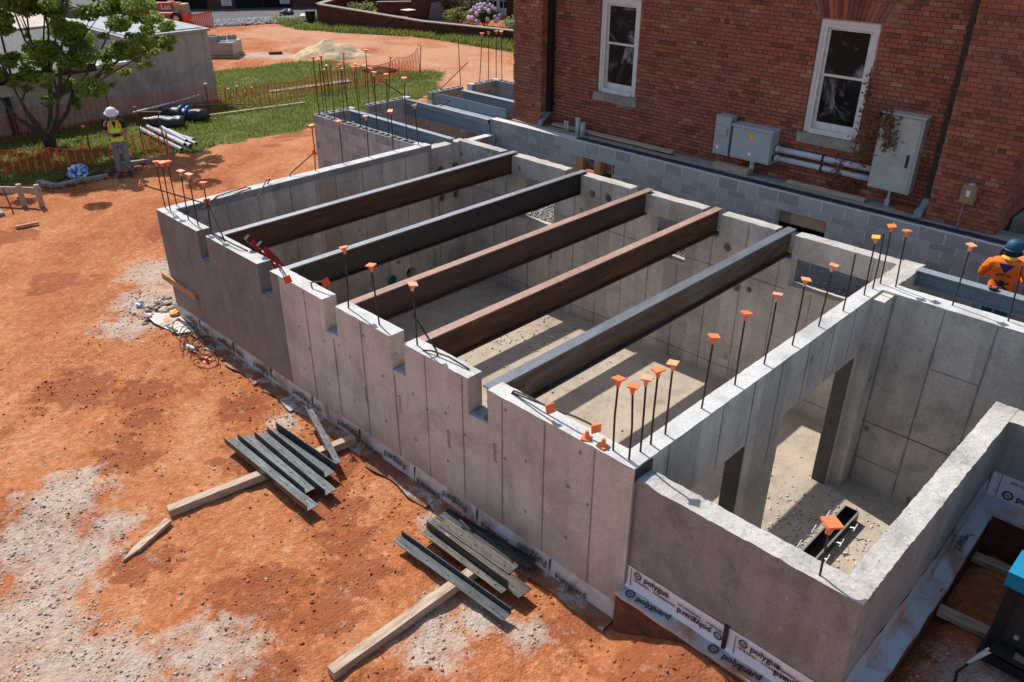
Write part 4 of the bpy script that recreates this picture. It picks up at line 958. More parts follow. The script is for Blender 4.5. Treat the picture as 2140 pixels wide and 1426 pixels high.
# ================================================================== STEEL BEAMS
def ibeam(name, label, x0, x1, y0, y1, zt, depth, w, mat, fmat, axis='y', tf=.018, tw=.014, group=None, cat='steel beam', extra=None):
    "I-section along y (x0..x1 is the flange width) or along x (y0..y1 is the flange width)"
    if axis == 'y':
        r = thing(name, label, cat, ((x0 + x1) / 2, y0, zt - depth), group); h = (x1 - x0) / 2; Ln = y1 - y0
        B = lambda a, b, c, d, n, m_: MB().box(a, b, 0, Ln, c, d).build(n, m_, r)
    else:
        r = thing(name, label, cat, (x0, (y0 + y1) / 2, zt - depth), group); h = (y1 - y0) / 2; Ln = x1 - x0
        B = lambda a, b, c, d, n, m_: MB().box(0, Ln, a, b, c, d).build(n, m_, r)
    B(-h, h, depth - tf, depth, 'top_flange', fmat); B(-tw / 2, tw / 2, tf, depth - tf, 'web', mat); B(-h, h, 0, tf, 'bottom_flange', mat)
    return r
BX = [-7.90, -6.115, -4.62, -3.26, -1.985]
BM_ = [('rust1', 'flange', 'deep rusty brown steel beam nearest the far left wall'), ('rust2', 'flange', 'black steel beam with pale top, second from the far left wall'), ('rust3', 'flange_rust', 'dark steel beam with dull red top, middle one of five'), ('rust4', 'flange_rust', 'orange rusty steel beam, fourth from the far left wall'), ('rust5', 'flange5', 'blue-grey steel beam with rust streaks, nearest the partition wall')]
for i in range(5):
    b = ibeam('steel_beam', BM_[i][2], BX[i], BX[i] + (.12, .115, .125, .13, .145)[i], .03 if i > 1 else .2, 6.50, -.003, .41, .18, M[BM_[i][0]], M[BM_[i][1]], group='beams spanning the basement')
    if i >= 3: MB().box(-.10, .13, 6.3 - .03, 6.52 - .03, -.012, -.001).build('bearing_plate', M['primer'], b)
PB = M['primer']
ibeam('painted_beam', 'grey-blue painted beam from the side block wall to the concrete corner', -13.0, -9.40, 6.17, 6.30, -.002, .26, .13, PB, PB, 'x', .014, .01, 'grey-blue painted beams')
ibeam('painted_beam', 'grey-blue painted beam with a square tube on top', -13.0, -10.06, 7.84, 8.0, -.10, .27, .16, PB, PB, 'x', .014, .01, 'grey-blue painted beams')
tb = tag(MB().box(-12.95, -10.02, 7.84, 7.93, -.098, .0).box(-10.019, -10.018, 7.855, 7.915, -.083, -.015, 1).build('square_tube', [PB, M['hole']]), 'square steel tube lying on the second painted beam', 'steel tube')
e = thing('painted_angle', 'tall grey-blue steel angle standing on its flange beside the building corner', 'steel angle', (-13.1, 8.84, -.25), 'grey-blue painted beams')
MB().box(0, 2.65, 0, .012, 0, .25).build('leg', PB, e); MB().box(.35, 3.1, -.34, -.002, -.012, .0).build('flange', PB, e)
ibeam('painted_beam', 'grey-blue painted beam farthest back, running behind the brick corner', -12.75, -9.7, 9.50, 9.66, -.002, .28, .16, PB, PB, 'x', .014, .01, 'grey-blue painted beams')
ibeam('painted_beam', 'grey-blue painted beam on the right in front of the orange-shirted worker', .06, 6, 6.22, 6.38, -.002, .22, .16, PB, PB, 'x', .014, .01, 'grey-blue painted beams')
tm = thing('tape_measure', 'black and red round tape lying on the right painted beam', 'tape measure', (1.02, 6.29, .0)); MB().lathe((0, 0, 0), [(.055, 0), (.06, .01), (.06, .04), (.05, .045)], 16).build('case', M['blackrub'], tm); MB().lathe((0, 0, .045), [(.03, 0), (.0, .003)], 12).build('label', M['cap_red'], tm)
tag(MB().tube([(-12.0, 8.1, -.07), (-11.9, 8.4, .03), (-12.2, 8.3, .06), (-12.7, 8.0, .05), (-13.0, 7.9, .08), (-13.2, 7.75, .16), (-13.25, 7.6, .05)], .011, 6).build('looped_cable', M['rebar']), 'dark bent bar looping over the painted beams by the block wall', 'rebar')

# ================================================================== REBARS
RB = [('FL',-9.54,0.14,0.00,-9.53,0.14,0.72), ('FL',-9.34,0.13,0.00,-9.34,0.15,0.75), ('FL',-9.54,0.33,0.00,-9.55,0.33,0.68), ('FL',-8.74,0.14,0.00,-8.73,0.16,0.74), ('FL',-8.40,0.13,0.00,-8.40,0.13,0.77), ('FL',-7.96,0.11,0.00,-7.96,0.13,0.74), ('FW',-4.44,0.09,0.00,-4.43,0.11,0.76), ('FW',-3.82,0.09,0.00,-3.84,0.06,0.73), ('FW',-3.12,0.09,0.00,-3.13,0.08,0.72), ('LW',-9.53,2.98,0.00,-9.51,3.00,0.79), ('LW',-9.55,3.60,0.00,-9.55,3.60,0.75), ('LW',-9.55,4.20,0.00,-9.55,4.21,0.74), ('LW',-9.57,4.81,0.00,-9.57,4.81,0.74), ('LW',-9.56,5.45,0.00,-9.58,5.42,0.75), ('CF',-13.19,5.51,0.00,-13.19,5.51,1.21), ('CF',-12.91,5.45,0.00,-12.90,5.46,1.19), ('CF',-13.17,5.70,0.00,-13.17,5.70,1.20), ('CF',-12.57,5.50,0.00,-12.55,5.52,1.18), ('CF',-12.16,5.48,0.00,-12.15,5.50,1.18), ('CF',-11.61,5.51,0.00,-11.63,5.48,1.20), ('CF',-10.97,5.48,0.00,-10.96,5.50,1.18), ('CF',-10.59,5.49,0.00,-10.57,5.52,1.19), ('CF',-9.95,5.47,0.00,-9.94,5.48,1.21), ('CL',-13.26,6.34,0.00,-13.25,6.36,1.18), ('CL',-13.17,6.90,0.00,-13.16,6.92,1.20), ('CL',-13.17,7.50,0.00,-13.11,7.59,0.97), ('GS',-21.50,11.23,-1.90,-21.55,11.16,-0.90), ('GS',-20.91,11.20,-1.90,-20.88,11.25,-0.73), ('GS',-20.35,11.16,-1.90,-20.39,11.10,-0.71), ('GS',-21.48,12.77,-1.90,-21.46,12.79,-0.97), ('GS',-20.33,11.68,-1.90,-20.36,11.64,-0.62), ('GS',-21.03,12.78,-1.90,-21.06,12.75,-1.01), ('PW',-0.31,0.09,0.00,-0.31,0.09,0.73), ('PW',-0.12,0.08,0.00,-0.14,0.07,0.74), ('PW',-0.12,0.25,0.00,-0.13,0.25,0.75), ('PW',-0.12,0.41,0.00,-0.12,0.41,0.77), ('PW',-0.12,0.64,0.00,-0.12,0.64,0.74), ('PW',-0.12,1.26,0.00,-0.10,1.27,0.78), ('PW',-0.12,1.88,0.00,-0.12,1.88,0.80), ('PW',-0.12,2.48,0.00,-0.11,2.49,0.80), ('PW',-0.11,3.09,0.00,-0.10,3.09,0.78), ('PW',-0.11,3.73,0.00,-0.09,3.74,0.75), ('PN',-0.09,4.33,0.00,-0.09,4.33,0.75), ('PY',-0.10,4.95,0.00,-0.11,4.94,0.75), ('PN',-0.10,5.21,0.00,-0.12,5.20,0.76), ('PW',-0.10,5.44,0.00,-0.12,5.43,0.76), ('PW',0.09,5.47,0.00,0.06,5.47,0.73), ('BW',0.81,5.44,0.00,0.82,5.44,0.77), ('BW',1.44,5.47,0.00,1.40,5.46,0.76), ('RW',1.73,0.09,-0.13,1.72,0.08,0.35), ('S2',-13.20,10.60,0.00,-13.15,10.66,1.19), ('S2',-13.16,10.89,0.00,-13.15,10.90,1.20), ('S2',-13.22,11.24,0.00,-13.21,11.25,1.18), ('S2',-12.99,11.24,0.00,-13.00,11.23,1.20), ('SN',-13.18,9.89,0.00,-13.20,9.87,1.20), ('SG',-24.39,8.84,-1.90,-24.36,8.89,-1.51), ('SG',-24.31,8.92,-1.90,-24.29,8.96,-1.59), ('SG',-24.03,9.10,-1.90,-24.00,9.14,-1.49), ('SG',-24.21,9.57,-1.90,-24.19,9.59,-1.55), ('SG',-23.83,9.30,-1.90,-23.81,9.33,-1.66), ('SG',-24.06,9.71,-1.90,-24.05,9.73,-1.62), ('SG',-23.91,9.87,-1.90,-23.91,9.87,-1.77)]
def capmesh():
    mb = MB(); h = .048
    mb.box(-h, h, -h, h, .038, .052)
    mb.lathe((0, 0, -.035), [(.017, 0), (.021, .03), (.03, .06), (.042, .074)], 10)
    return mb
CAPS = {k: capmesh().mesh('cap', M[k]) for k in ('cap', 'cap_faded', 'cap_red', 'cap_yellow')}
STAKECAP = MB().box(-.04, .04, -.04, .04, 0, .02).lathe((0, 0, -.05), [(.015, 0), (.018, .03), (.03, .05)], 8).mesh('cap', M['cap_faded'])
def rebar(pts, label, group, cap='cap', r=.0105, capdir=None, name='capped_rebar', rz=None, cs=1):
    p0 = V(pts[0]); root = thing(name, label, 'rebar', p0, group)
    P = [V(p) - p0 for p in pts]
    P[0] = P[0] - (P[1] - P[0]).normalized() * .03
    MB().tube(P, r, 8).build('bar', M['rebar'], root)
    if cap:
        d = (P[-1] - P[-2]).normalized() if capdir is None else V(capdir).normalized()
        o = obj('cap', CAPS[cap] if isinstance(cap, str) else cap, root, P[-1] - d * .005)
        q = d.to_track_quat('Z', 'Y').to_matrix() @ Matrix.Rotation(random.uniform(0, 1.57) if rz is None else rz, 3, 'Z')
        tl = Matrix.Rotation(random.gauss(0, .10), 3, 'X') @ Matrix.Rotation(random.gauss(0, .10), 3, 'Y')
        o.rotation_euler = (q @ tl).to_euler(); o.scale = (cs, cs, cs)
    return root
GL = {'FL': ('capped rebar, %s from the far left corner along the front wall', 'capped rebars at the far left corner'),
      'FW': ('capped rebar, %s from the left of three upright on the middle of the front wall', 'capped rebars on the front wall'),
      'LW': ('capped rebar, %s from the front along the far left wall top', 'capped rebars on the far left wall'),
      'CF': ('tall capped rebar, %s from the left on the front block wall', 'tall capped rebars on the block walls'),
      'CL': ('tall capped rebar, %s from the front on the gapped side block wall', 'tall capped rebars on the block walls'),
      'GS': ('short capped stake, %s of those in the grass behind the front block wall', 'capped stakes in the grass'),
      'PW': ('orange capped rebar, %s from the near corner along the partition wall top', 'capped rebars on the partition wall'),
      'PN': ('bare uncapped rebar, %s from the near end, towards the far end of the partition wall', 'uncapped rebars on the partition wall'),
      'PY': ('yellow capped rebar near the far end of the partition wall', None),
      'BW': ('orange capped rebar, %s from the left on the rear wall of the side room', 'capped rebars on the rear wall'),
      'RW': ('lone capped rebar on the low front wall near its right corner', None),
      'S2': ('tall capped rebar, %s from the left on the block corner beside the brick building', 'tall capped rebars on the block walls'),
      'SN': ('tall bare rebar on the short block pier by the painted angle', None),
      'SG': ('short stake with a pale cap, %s from the shed along the grass', 'pale capped stakes by the shed')}
cnt = {}
for k, x, y, z, tx, ty, tz in RB:
    i = cnt[k] = cnt.get(k, 0) + 1
    lb, gr = GL[k]; lb = lb % ORD[i - 1] if '%s' in lb else lb
    if k in ('GS',): z = gheight(x, y)
    mid = (x + (tx - x) * .5 + random.gauss(0, .006), y + (ty - y) * .5 + random.gauss(0, .006), (z + tz) / 2)
    cap = None if k in ('PN', 'SN') else 'cap_yellow' if k == 'PY' else STAKECAP if k == 'SG' else ('cap_faded' if random.random() < .5 else 'cap')
    rebar([(x, y, z), mid, (tx, ty, tz)], lb, gr, cap, .010 if k != 'SG' else .012, name='rebar' if cap is None else 'stake' if k in ('SG', 'GS') else 'capped_rebar', rz=.78 if k == 'RW' else None, cs=1.3 if k == 'RW' else 1)
# bent and leaning bars
rebar([(-9.1, .62, .01), (-9.18, .60, .06), (-9.62, -.12, .42)], 'leaning rebar with a tilted cap crossing the far left corner group', 'bent rebars', 'cap')
rebar([(-9.05, .55, .015), (-9.44, 1.0, .015), (-9.47, 1.55, .03), (-9.40, 1.6, .02), (-9.3, 1.2, .015)], 'hooked bar lying along the far left wall top', 'bent rebars', None, name='rebar')
rebar([(-9.45, 1.95, .01), (-9.47, 2.02, .07), (-9.40, 1.9, .08), (-9.0, 1.5, -.02)], 'short bent bar hooked over the far left wall rim', 'bent rebars', None, name='rebar')
rebar([(-7.52, .1, 0), (-7.55, .1, .05), (-8.0, .16, .45)], 'tilted rebar with a red cap leaning left over the coated front wall', 'bent rebars', 'cap_red')
rebar([(-7.93, .10, .0), (-7.9, .1, .03), (-7.55, .06, .06), (-7.1, .08, .05), (-6.95, .14, .012)], 'curved bar lying on the coated front wall top', 'bent rebars', None, name='rebar')
rebar([(-9.54, 2.45, 0), (-9.54, 2.47, .05), (-9.5, 2.95, .33)], 'leaning rebar with a red cap on the far left wall', 'bent rebars', 'cap_red')
rebar([(-6.02, .10, 0), (-6.02, .1, .09), (-5.9, .05, .11), (-5.58, -.04, .07)], 'bent rebar with a face-on red cap left of its twin on the front wall', 'bent rebars', 'cap_red', capdir=(.75, -.6, .25), rz=.3)
rebar([(-5.25, .10, 0), (-5.27, .1, .07), (-5.2, .12, .10), (-4.98, .16, .16)], 'bent rebar with a red cap right of its twin on the front wall', 'bent rebars', 'cap_red', capdir=(.8, -.5, .2), rz=.5)
rebar([(-2.78, .1, 0), (-2.8, .1, .06), (-3.1, .04, .42)], 'bare rebar leaning left beside the fourth beam pocket', 'bent rebars', None, name='rebar')
rebar([(-2.95, .06, .012), (-2.85, .08, .04), (-2.6, .11, .05), (-2.3, .13, .015)], 'curved bar lying on the front wall by the fourth beam', 'bent rebars', None, name='rebar')
rebar([(-1.65, .12, .0), (-1.62, .12, .05), (-1.4, .09, .10), (-1.08, .05, .13)], 'bent rebar with a face-on orange cap, near end of the front wall, left one', 'bent rebars', 'cap', capdir=(.9, -.42, .1), rz=.1)
rebar([(-1.62, .13, .012), (-1.2, .11, .08), (-.78, .10, .14), (-.55, .10, .15)], 'bent rebar with a face-on orange cap, near end of the front wall, right one', 'bent rebars', 'cap', capdir=(.9, -.42, .05), rz=.05)
rebar([(-13.18, 9.2, 0), (-13.17, 9.3, .08), (-13.0, 10.0, .6)], 'bare rebar leaning right on the short block pier', 'bent rebars', None, name='rebar')
rebar([(-13.2, 7.95, .0), (-13.15, 7.85, .12), (-12.6, 6.9, .62)], 'long rebar leaning left over the side block wall with a red cap', 'bent rebars', 'cap_red')
for i, (x, y, lb) in enumerate([(-.60, .06, 'upturned orange cap on the front wall top, left of a pair'), (-.41, .07, 'upturned orange cap on the front wall top, right of a pair')]):
    o = obj('mushroom_guard', CAPS['cap'], None, (x, y, .055), (math.pi, .08, .5 + i)); tag(o, lb, 'rebar cap', 'loose rebar caps')
o = obj('mushroom_guard', CAPS['cap_red'], None, (-7.74, -.43, gheight(-7.74, -.43) + .06), (math.pi + .2, .1, .4)); tag(o, 'upturned red cap lying on the clay near the tangled wire', 'rebar cap', 'loose rebar caps')

# ================================================================== STEEL ANGLES AND TIMBERS IN FRONT OF THE WALL
def angle(label, a, b, w=.11, h=.09, flip=1, roll=0, t=.010, mat='angle', group='steel angles on the clay', holes=5):
    a, b = V(a), V(b); d = (b - a); Ln = d.length; d.normalize(); sd = d.cross(V((0, 0, 1))).normalized() * flip; up = V((0, 0, 1))
    q = Matrix.Rotation(roll, 3, d); sd = q @ sd; up = q @ up
    r = thing('steel_angle', label, 'steel angle', a, group); A = V((0, 0, 0))
    def pr(poly, n, m_): MB().extrude([x * sd + z * up for x, z in poly], d * Ln).build(n, m_, r)
    pr([(0, 0), (w, 0), (w, t), (0, t)], 'flat_leg', M[mat]); pr([(0, t), (t, t), (t, h), (0, h)], 'upright_leg', M[mat])
    mb = MB()
    for k in range(holes):
        c = d * Ln * (k + .5) / holes + sd * w * .62 + up * (t + .0006); mb.add([c + .011 * (math.cos(j * .785) * d + math.sin(j * .785) * sd.normalized()) for j in range(8)], [list(range(8))])
    mb.build('bolt_holes', M['hole'], r)['kind'] = 'stuff'
    return r
def beam4(name, label, a, b, w=.1, h=.1, mat='timber_y', grp=None, roll=0):
    o = MB().bar((0, 0, 0), V(b) - V(a), w, h).build(name, M[mat]); o.location = a; roughen(o, .18, .003, (), 'y'); return tag(o, label, 'timber', grp)
gz = lambda x, y: gheight(x, y)
beam4('timber', 'long square timber under the left stack of steel angles', (-4.72, -2.46, G + .055), (-4.36, -.08, G + .06), .11, .1, grp='timbers on the clay')
beam4('timber', 'long square timber under the right stack of steel angles', (-1.49, -2.42, G + .055), (-1.49, -.55, G + .06), .11, .1, grp='timbers on the clay')
sk = MB().extrude([(-.045, 0, 0), (.045, 0, 0), (.045, .5, 0), (.0, .7, 0), (-.045, .5, 0)], (0, 0, .045)).build('wood_stake', M['timber_y']); sk.location = (-4.60, -2.52, G + .01); sk.rotation_euler = (0, .0, R(204)); tag(sk, 'short pointed wooden stake lying on the clay', 'stake')
ZA = G + .112
angle('steel angle at the front of the left stack', (-5.42, -1.36, ZA), (-3.50, -1.36, ZA + .01), flip=-1, w=.155)
angle('steel angle, second from the front of the left stack', (-5.36, -1.20, ZA), (-3.80, -1.20, ZA), flip=-1, h=.1, w=.17)
angle('steel angle, third from the front of the left stack', (-5.25, -1.02, ZA), (-3.60, -1.05, ZA), w=.165, flip=-1, h=.1)
angle('steel angle, fourth from the front of the left stack', (-5.22, -.85, ZA), (-3.88, -.87, ZA + .01), w=.155, flip=-1, h=.10)
angle('steel angle standing upright at the back of the left stack', (-5.2, -.72, ZA), (-3.90, -.68, ZA), w=.10, flip=1, h=.13)
angle('loose steel angle leaning across the left timber towards the wall', (-5.18, -.28, ZA + .10), (-3.98, -.66, ZA + .04), w=.10, flip=-1, h=.08)
angle('steel angle at the front of the right stack', (-2.42, -.83, ZA), (-.78, -.76, ZA - .02), w=.13, flip=1, h=.08, mat='angle')
angle('steel angle with an upright leg, second in the right stack', (-2.3, -.56, ZA), (-1.02, -.56, ZA), w=.1, flip=1, h=.12, mat='angle_rust')
a_ = angle('wide steel angle with chalk lettering in the right stack', (-2.36, -.38, ZA + .02), (-.85, -.40, ZA), w=.18, flip=1, h=.02, mat='angle_rust')
a2_ = angle('steel angle lying flat, third in the right stack', (-2.25, -.30, ZA + .03), (-1.15, -.27, ZA + .02), w=.16, flip=1, h=.02, mat='angle_rust')
angle('dark blue-grey steel angle at the back of the right stack against the wall', (-2.40, -.18, ZA - .02), (-1.1, -.06, ZA - .03), w=.14, flip=1, h=.05)
t_ = text('1W601  Acct', .075, (-1.25, -.50, ZA + .045), (-1, .02, 0), (-.02, -1, 0), M['ink'], None); t_.parent = a2_; t_.matrix_parent_inverse = Matrix.Translation(-V(a2_.location))
t_ = text('hh', .07, (-2.0, -.49, ZA + .045), (-1, .02, 0), (-.02, -1, 0), M['cap_yellow'], None); t_.parent = a2_; t_.matrix_parent_inverse = Matrix.Translation(-V(a2_.location))
tag(MB().bar((-9.80, -.035, -1.225), (-8.62, -.03, -1.235), .05, .11).build('form_board', M['lumber']), 'orange-brown board nailed across the far left end of the front wall', 'board')
# tangled wire, bottle, litter
mb = MB(); pts = []
for i in range(170):
    t = i / 169; a = i * .31; pts.append((-8.9 + 1.15 * t + .24 * math.cos(a) * (1 + .4 * math.sin(i * .11)), -.34 + .16 * math.sin(a * .93) + .1 * math.sin(i * .07), G + .03 + .06 * abs(math.sin(i * .21)) + .07 * max(0, math.sin(i * .05))))
tag(mb.tube(pts, .0085, 6).build('tangled_wire', M['rebar']), 'tangle of thin dark wire at the foot of the front wall', 'wire')
bt = thing('water_bottle', 'crushed clear plastic bottle beside the tangled wire', 'bottle', (-8.23, -.45, G + .05)); MB().tube([(-.1, 0, 0), (-.06, 0, .0), (.05, .02, 0), (.09, .03, 0), (.12, .035, 0)], [.03, .036, .034, .018, .013], 10).build('body', M['sign'], bt, True); MB().tube([(.12, .035, 0), (.14, .038, 0)], .015, 8).build('cap', M['blue'], bt)
def crumple(name, label, cat, loc, r, mat, seed, sq=.5):
    random.seed(seed); bm = bmesh.new(); bmesh.ops.create_icosphere(bm, subdivisions=3, radius=r)
    for v in bm.verts: v.co *= 1 + .35 * noise.noise(v.co * 2.6 / r + V((seed, 0, 0))) + .16 * noise.noise(v.co * 7 / r); v.co.z *= sq
    me = bpy.data.meshes.new(name); bm.to_mesh(me); bm.free(); me.materials.append(mat); return tag(obj(name, me, None, loc), label, cat)
crumple('litter', 'crushed pale blue cup on the clay near the far left corner', 'litter', (-10.35, -.35, G + .04), .06, M['bluebag'], 3)
crumple('torn_wrapper', 'yellow torn wrapper at the corner of the membrane flap', 'litter', (-9.55, -.08, G + .07), .09, M['cap_yellow'], 5, .4)
P = [(random.gauss(-9.9, .25), random.gauss(.0, .22), G + .01) for _ in range(160)]
stones('corner_rubble', 'broken stones and brick bits heaped at the far left corner', P, M['gravel'], .02, .07)
# fibreglass ladder inside, by the second pocket
ld = thing('ladder', 'red fibreglass ladder leaning inside the coated front wall', 'ladder', (-6.8, 2.3, FZ))
for dx in (-.17, .17):
    a, b = V((dx, 0, 0)), V((dx - .02, -2.1, 3.12)); rl = MB().bar(a, b, .075, .05, (1, 0, 0)).build('rail', M['ladder'], ld)
    d = (b - a).normalized(); MB().bar(b - d * .05, b + d * .03, .085, .06, (1, 0, 0)).build('end_cap', M['blackrub'], ld)
for k in range(13):
    t = (k + .6) / 13.6; MB().tube([(-.17, -2.1 * t, 3.12 * t), (.17, -2.1 * t, 3.12 * t)], .016, 8).build('rung', M['alu'], ld)
# aluminium form channel in the side room
fc = thing('form_channel', 'black channel form with bright edges lying in the side room', 'formwork', (.57, 3.15, FZ + .004), rz=-.0)
MB().box(-.09, .09, 0, 1.28, .0, .012).build('channel_bed', M['blackrub'], fc)
for s_ in (-1, 1):
    MB().box(s_ * .095 - .008, s_ * .095 + .008, 0, 1.28, 0, .15).build('side_rail', M['blackrub'], fc); MB().box(s_ * .095 - .012, s_ * .095 + .012, 0, 1.28, .15, .158).build('bright_edge', M['alu'], fc)
    for y in (.15, .55, .95):
        MB().tube([(s_ * .10, y, .1), (s_ * .19, y + .02, .12)], .012, 8).build('clamp', M['alu'], fc); MB().tube([(s_ * .19, y - .03, .10), (s_ * .19, y + .08, .16)], .009, 6).build('lever', M['alu'], fc)
MB().box(-.09, .09, 1.27, 1.285, 0, .155).build('end_plate', M['blackrub'], fc)
# welder / generator and planks in the areaway
AZ = -1.6
gn = thing('welder_generator', 'black welding generator with a cyan hood in the lower right corner', 'generator', (2.74, 1.76, AZ + .02))
MB().box(0, .95, .0, 1.3, .10, .86).build('body', M['dkmetal'], gn); MB().box(-.03, .98, -.05, 1.35, 0, .1).build('base_frame', M['dkmetal'], gn)
o = MB().box(-.03, .98, -.03, .34, .87, 1.02).build('hood', M['cyan'], gn); roughen(o, .2, .004, (.9, .98), 'x')
MB().box(-.02, .97, .345, 1.33, .862, .96).build('top_deck', M['dkmetal'], gn); MB().lathe((.2, .55, .96), [(.07, 0), (.07, .05), (.04, .06)], 16).build('muffler_cap', M['alu'], gn); MB().lathe((.28, .75, .96), [(.05, 0), (.05, .05), (.03, .06)], 14).build('fuel_cap', M['blackrub'], gn)
MB().box(.10, .9, -.012, 0, .30, .82).build('control_panel', M['blackrub'], gn)
for x, z in ((.22, .66), (.30, .70), (.42, .66)): MB().tube([(x, -.02, z), (x, -.012, z)], .035, 14).build('gauge', M['alu'], gn)
MB().box(.19, .26, -.024, -.02, .635, .67).build('label', M['blue'], gn)
for x in (.2, .34, .5, .64): MB().tube([(x, -.035, .4), (x, -.01, .4)], .022, 10).build('socket', M['alu'], gn)
MB().box(.06, .93, -.13, .0, .20, .26).build('shelf', M['dkmetal'], gn)
MB().tube([(.06, -.08, .18), (-.03, -.22, .08), (-.05, -.25, .06)], [.03, .022, .008], 10).build('torch', M['alu'], gn)
cb = tag(MB().tube([(2.70, 1.52, AZ + .06), (2.66, 1.4, AZ + .03), (2.70, 1.2, AZ + .03), (2.68, 1.0, AZ + .03), (2.75, .8, AZ + .03)], .012, 8).build('cable', M['blackrub']), 'black cable trailing from the welding generator over the gravel', 'cable')
tag(MB().tube([(2.95, 1.30, AZ + .05), (3.12, 1.45, AZ + .05)], [.016, .026], 10).build('welding_torch', M['alu']), 'bright metal torch lying on the clay in front of the generator', 'torch')
beam4('plank', 'short wooden plank end poking out under the generator, nearer one', (2.27, 2.02, AZ + .04), (3.2, 2.08, AZ + .04), .12, .06, 'timber', 'plank ends under the generator')
beam4('plank', 'short wooden plank end under the generator, farther one by the return wall', (2.25, 3.02, AZ + .04), (3.2, 3.08, AZ + .04), .12, .06, 'timber', 'plank ends under the generator')
# ================================================================== SHED AND BACKGROUND
random.seed(21)
RV = V((.712, .702, 0)).normalized(); DV = V((-.702, .712, 0)).normalized()   # along and across the view, on the ground
SH = thing('shed', 'low grey stucco shed with a flat grey roof behind the tree', 'shed', (-28, 4, G))
def sch(o): return adopt(o, SH)
sch(MB().box(-29.5, -24.2, 5.75, 8.5, G - .2, .38).build('wall', M['stucco']))
sch(MB().box(-29.5, -24.17, -9, 5.748, G - .2, -.30).build('wall', M['stucco']))
sch(MB().box(-29.6, -24.12, 5.7, 8.58, .38, .46).build('parapet', M['stucco'])); sch(MB().box(-29.4, -24.4, 5.85, 8.4, .461, .49).build('roof', M['roofgrey'])); sch(MB().box(-29.45, -24.33, 5.8, 8.46, .46, .475).build('roof_edge', M['pvcdark']))
sch(MB().extrude([(-23.9, -9, -.28), (-23.9, -9, -.14), (-27.2, -9, .55), (-27.2, -9, .2)], (0, 13.6, 0)).build('roof', M['roofdark']))
sch(MB().box(-23.98, -23.88, -9, 4.6, -.36, -.13).build('eave', M['eave']))
sch(MB().box(-24.16, -24.0, 4.4, 5.75, -.30, -.22).build('ledge', M['wpaint']))
sch(MB().box(-33, -27.25, -9, 5.70, .0, .62).build('roof', M['rooftan']))
sch(MB().box(-24.15, -24.0, 1.9, 2.05, G, -.4).build('downpipe', M['eave'])); sch(MB().box(-24.16, -23.9, 1.75, 2.2, -.75, -.42).build('wall_lamp', M['stucco']))
s2_ = thing('dark_roofed_outbuilding', 'dark shingle roofed outbuilding at the top left behind the shed', 'building', (-40, 8, G))
o = MB().extrude([(-33.5, -6, G), (-33.5, -6, .3), (-42, -6, 2.4), (-42, -6, G)], (0, 17, 0)).build('roof', M['roofdark']); adopt(o, s2_)
for i in range(7): adopt(MB().box(-33.6 - 1.1 * i - .05, -33.6 - 1.1 * i, -6, 11, .36 + .272 * i, .40 + .272 * i).build('batten', M['eave']), s2_)
# telescopic handler
tl = thing('telehandler', 'faded orange-red telescopic handler beyond the shed roof', 'telehandler', (-43.6, 15.6, G), rz=math.atan2(RV.y, RV.x))
MB().box(-1.75, 1.05, -.18, .18, .66, 1.06).build('boom', M['lull'], tl); MB().box(-1.78, -1.55, -.2, .2, .62, 1.08).build('boom_head', M['lull'], tl)
b_ = MB().box(-1.0, 1.35, -.55, .55, .18, .50).build('chassis', M['lull'], tl); MB().box(.75, 1.4, -.3, .3, .50, 1.0).build('rear_tower', M['tan'], tl); MB().lathe((.55, 0, .92), [(.28, 0), (.28, .12), (.2, .2), (.0, .22)], 16).build('engine_cover', M['lull'], tl)
for x in (-.65, .95):
    for y in (-.6, .6):
        w_ = MB().tube([(x, y - .13, .33), (x, y + .13, .33)], .33, 18).build('wheel', M['blackrub'], tl); MB().tube([(x, y - .14, .33), (x, y + .14, .33)], .15, 12).build('rim', M['alu'], w_)
t_ = text('Lull', .40, (0, 0, 0), (1, 0, 0), (0, 0, 1), M['wpaint'], tl, bold=.012); t_.location = (.02, -.19, .72)
pk = thing('parked_car', 'pale car roof showing left of the telehandler', 'car', (-46.3, 14.6, G), rz=.4)
MB().extrude([(-.9, -.35, .0), (.9, -.35, 0), (.9, -.35, .3), (.5, -.35, .36), (.3, -.35, .62), (-.4, -.35, .64), (-.75, -.35, .38), (-.9, -.35, .34)], (0, .7, 0)).build('body', M['sign'], pk); MB().box(-.36, .28, -.36, .36, .4, .58).build('glass', M['glass'], pk)
for x in (-.55, .55): MB().tube([(x, -.38, .12), (x, .38, .12)], .14, 12).build('wheel', M['blackrub'], pk)
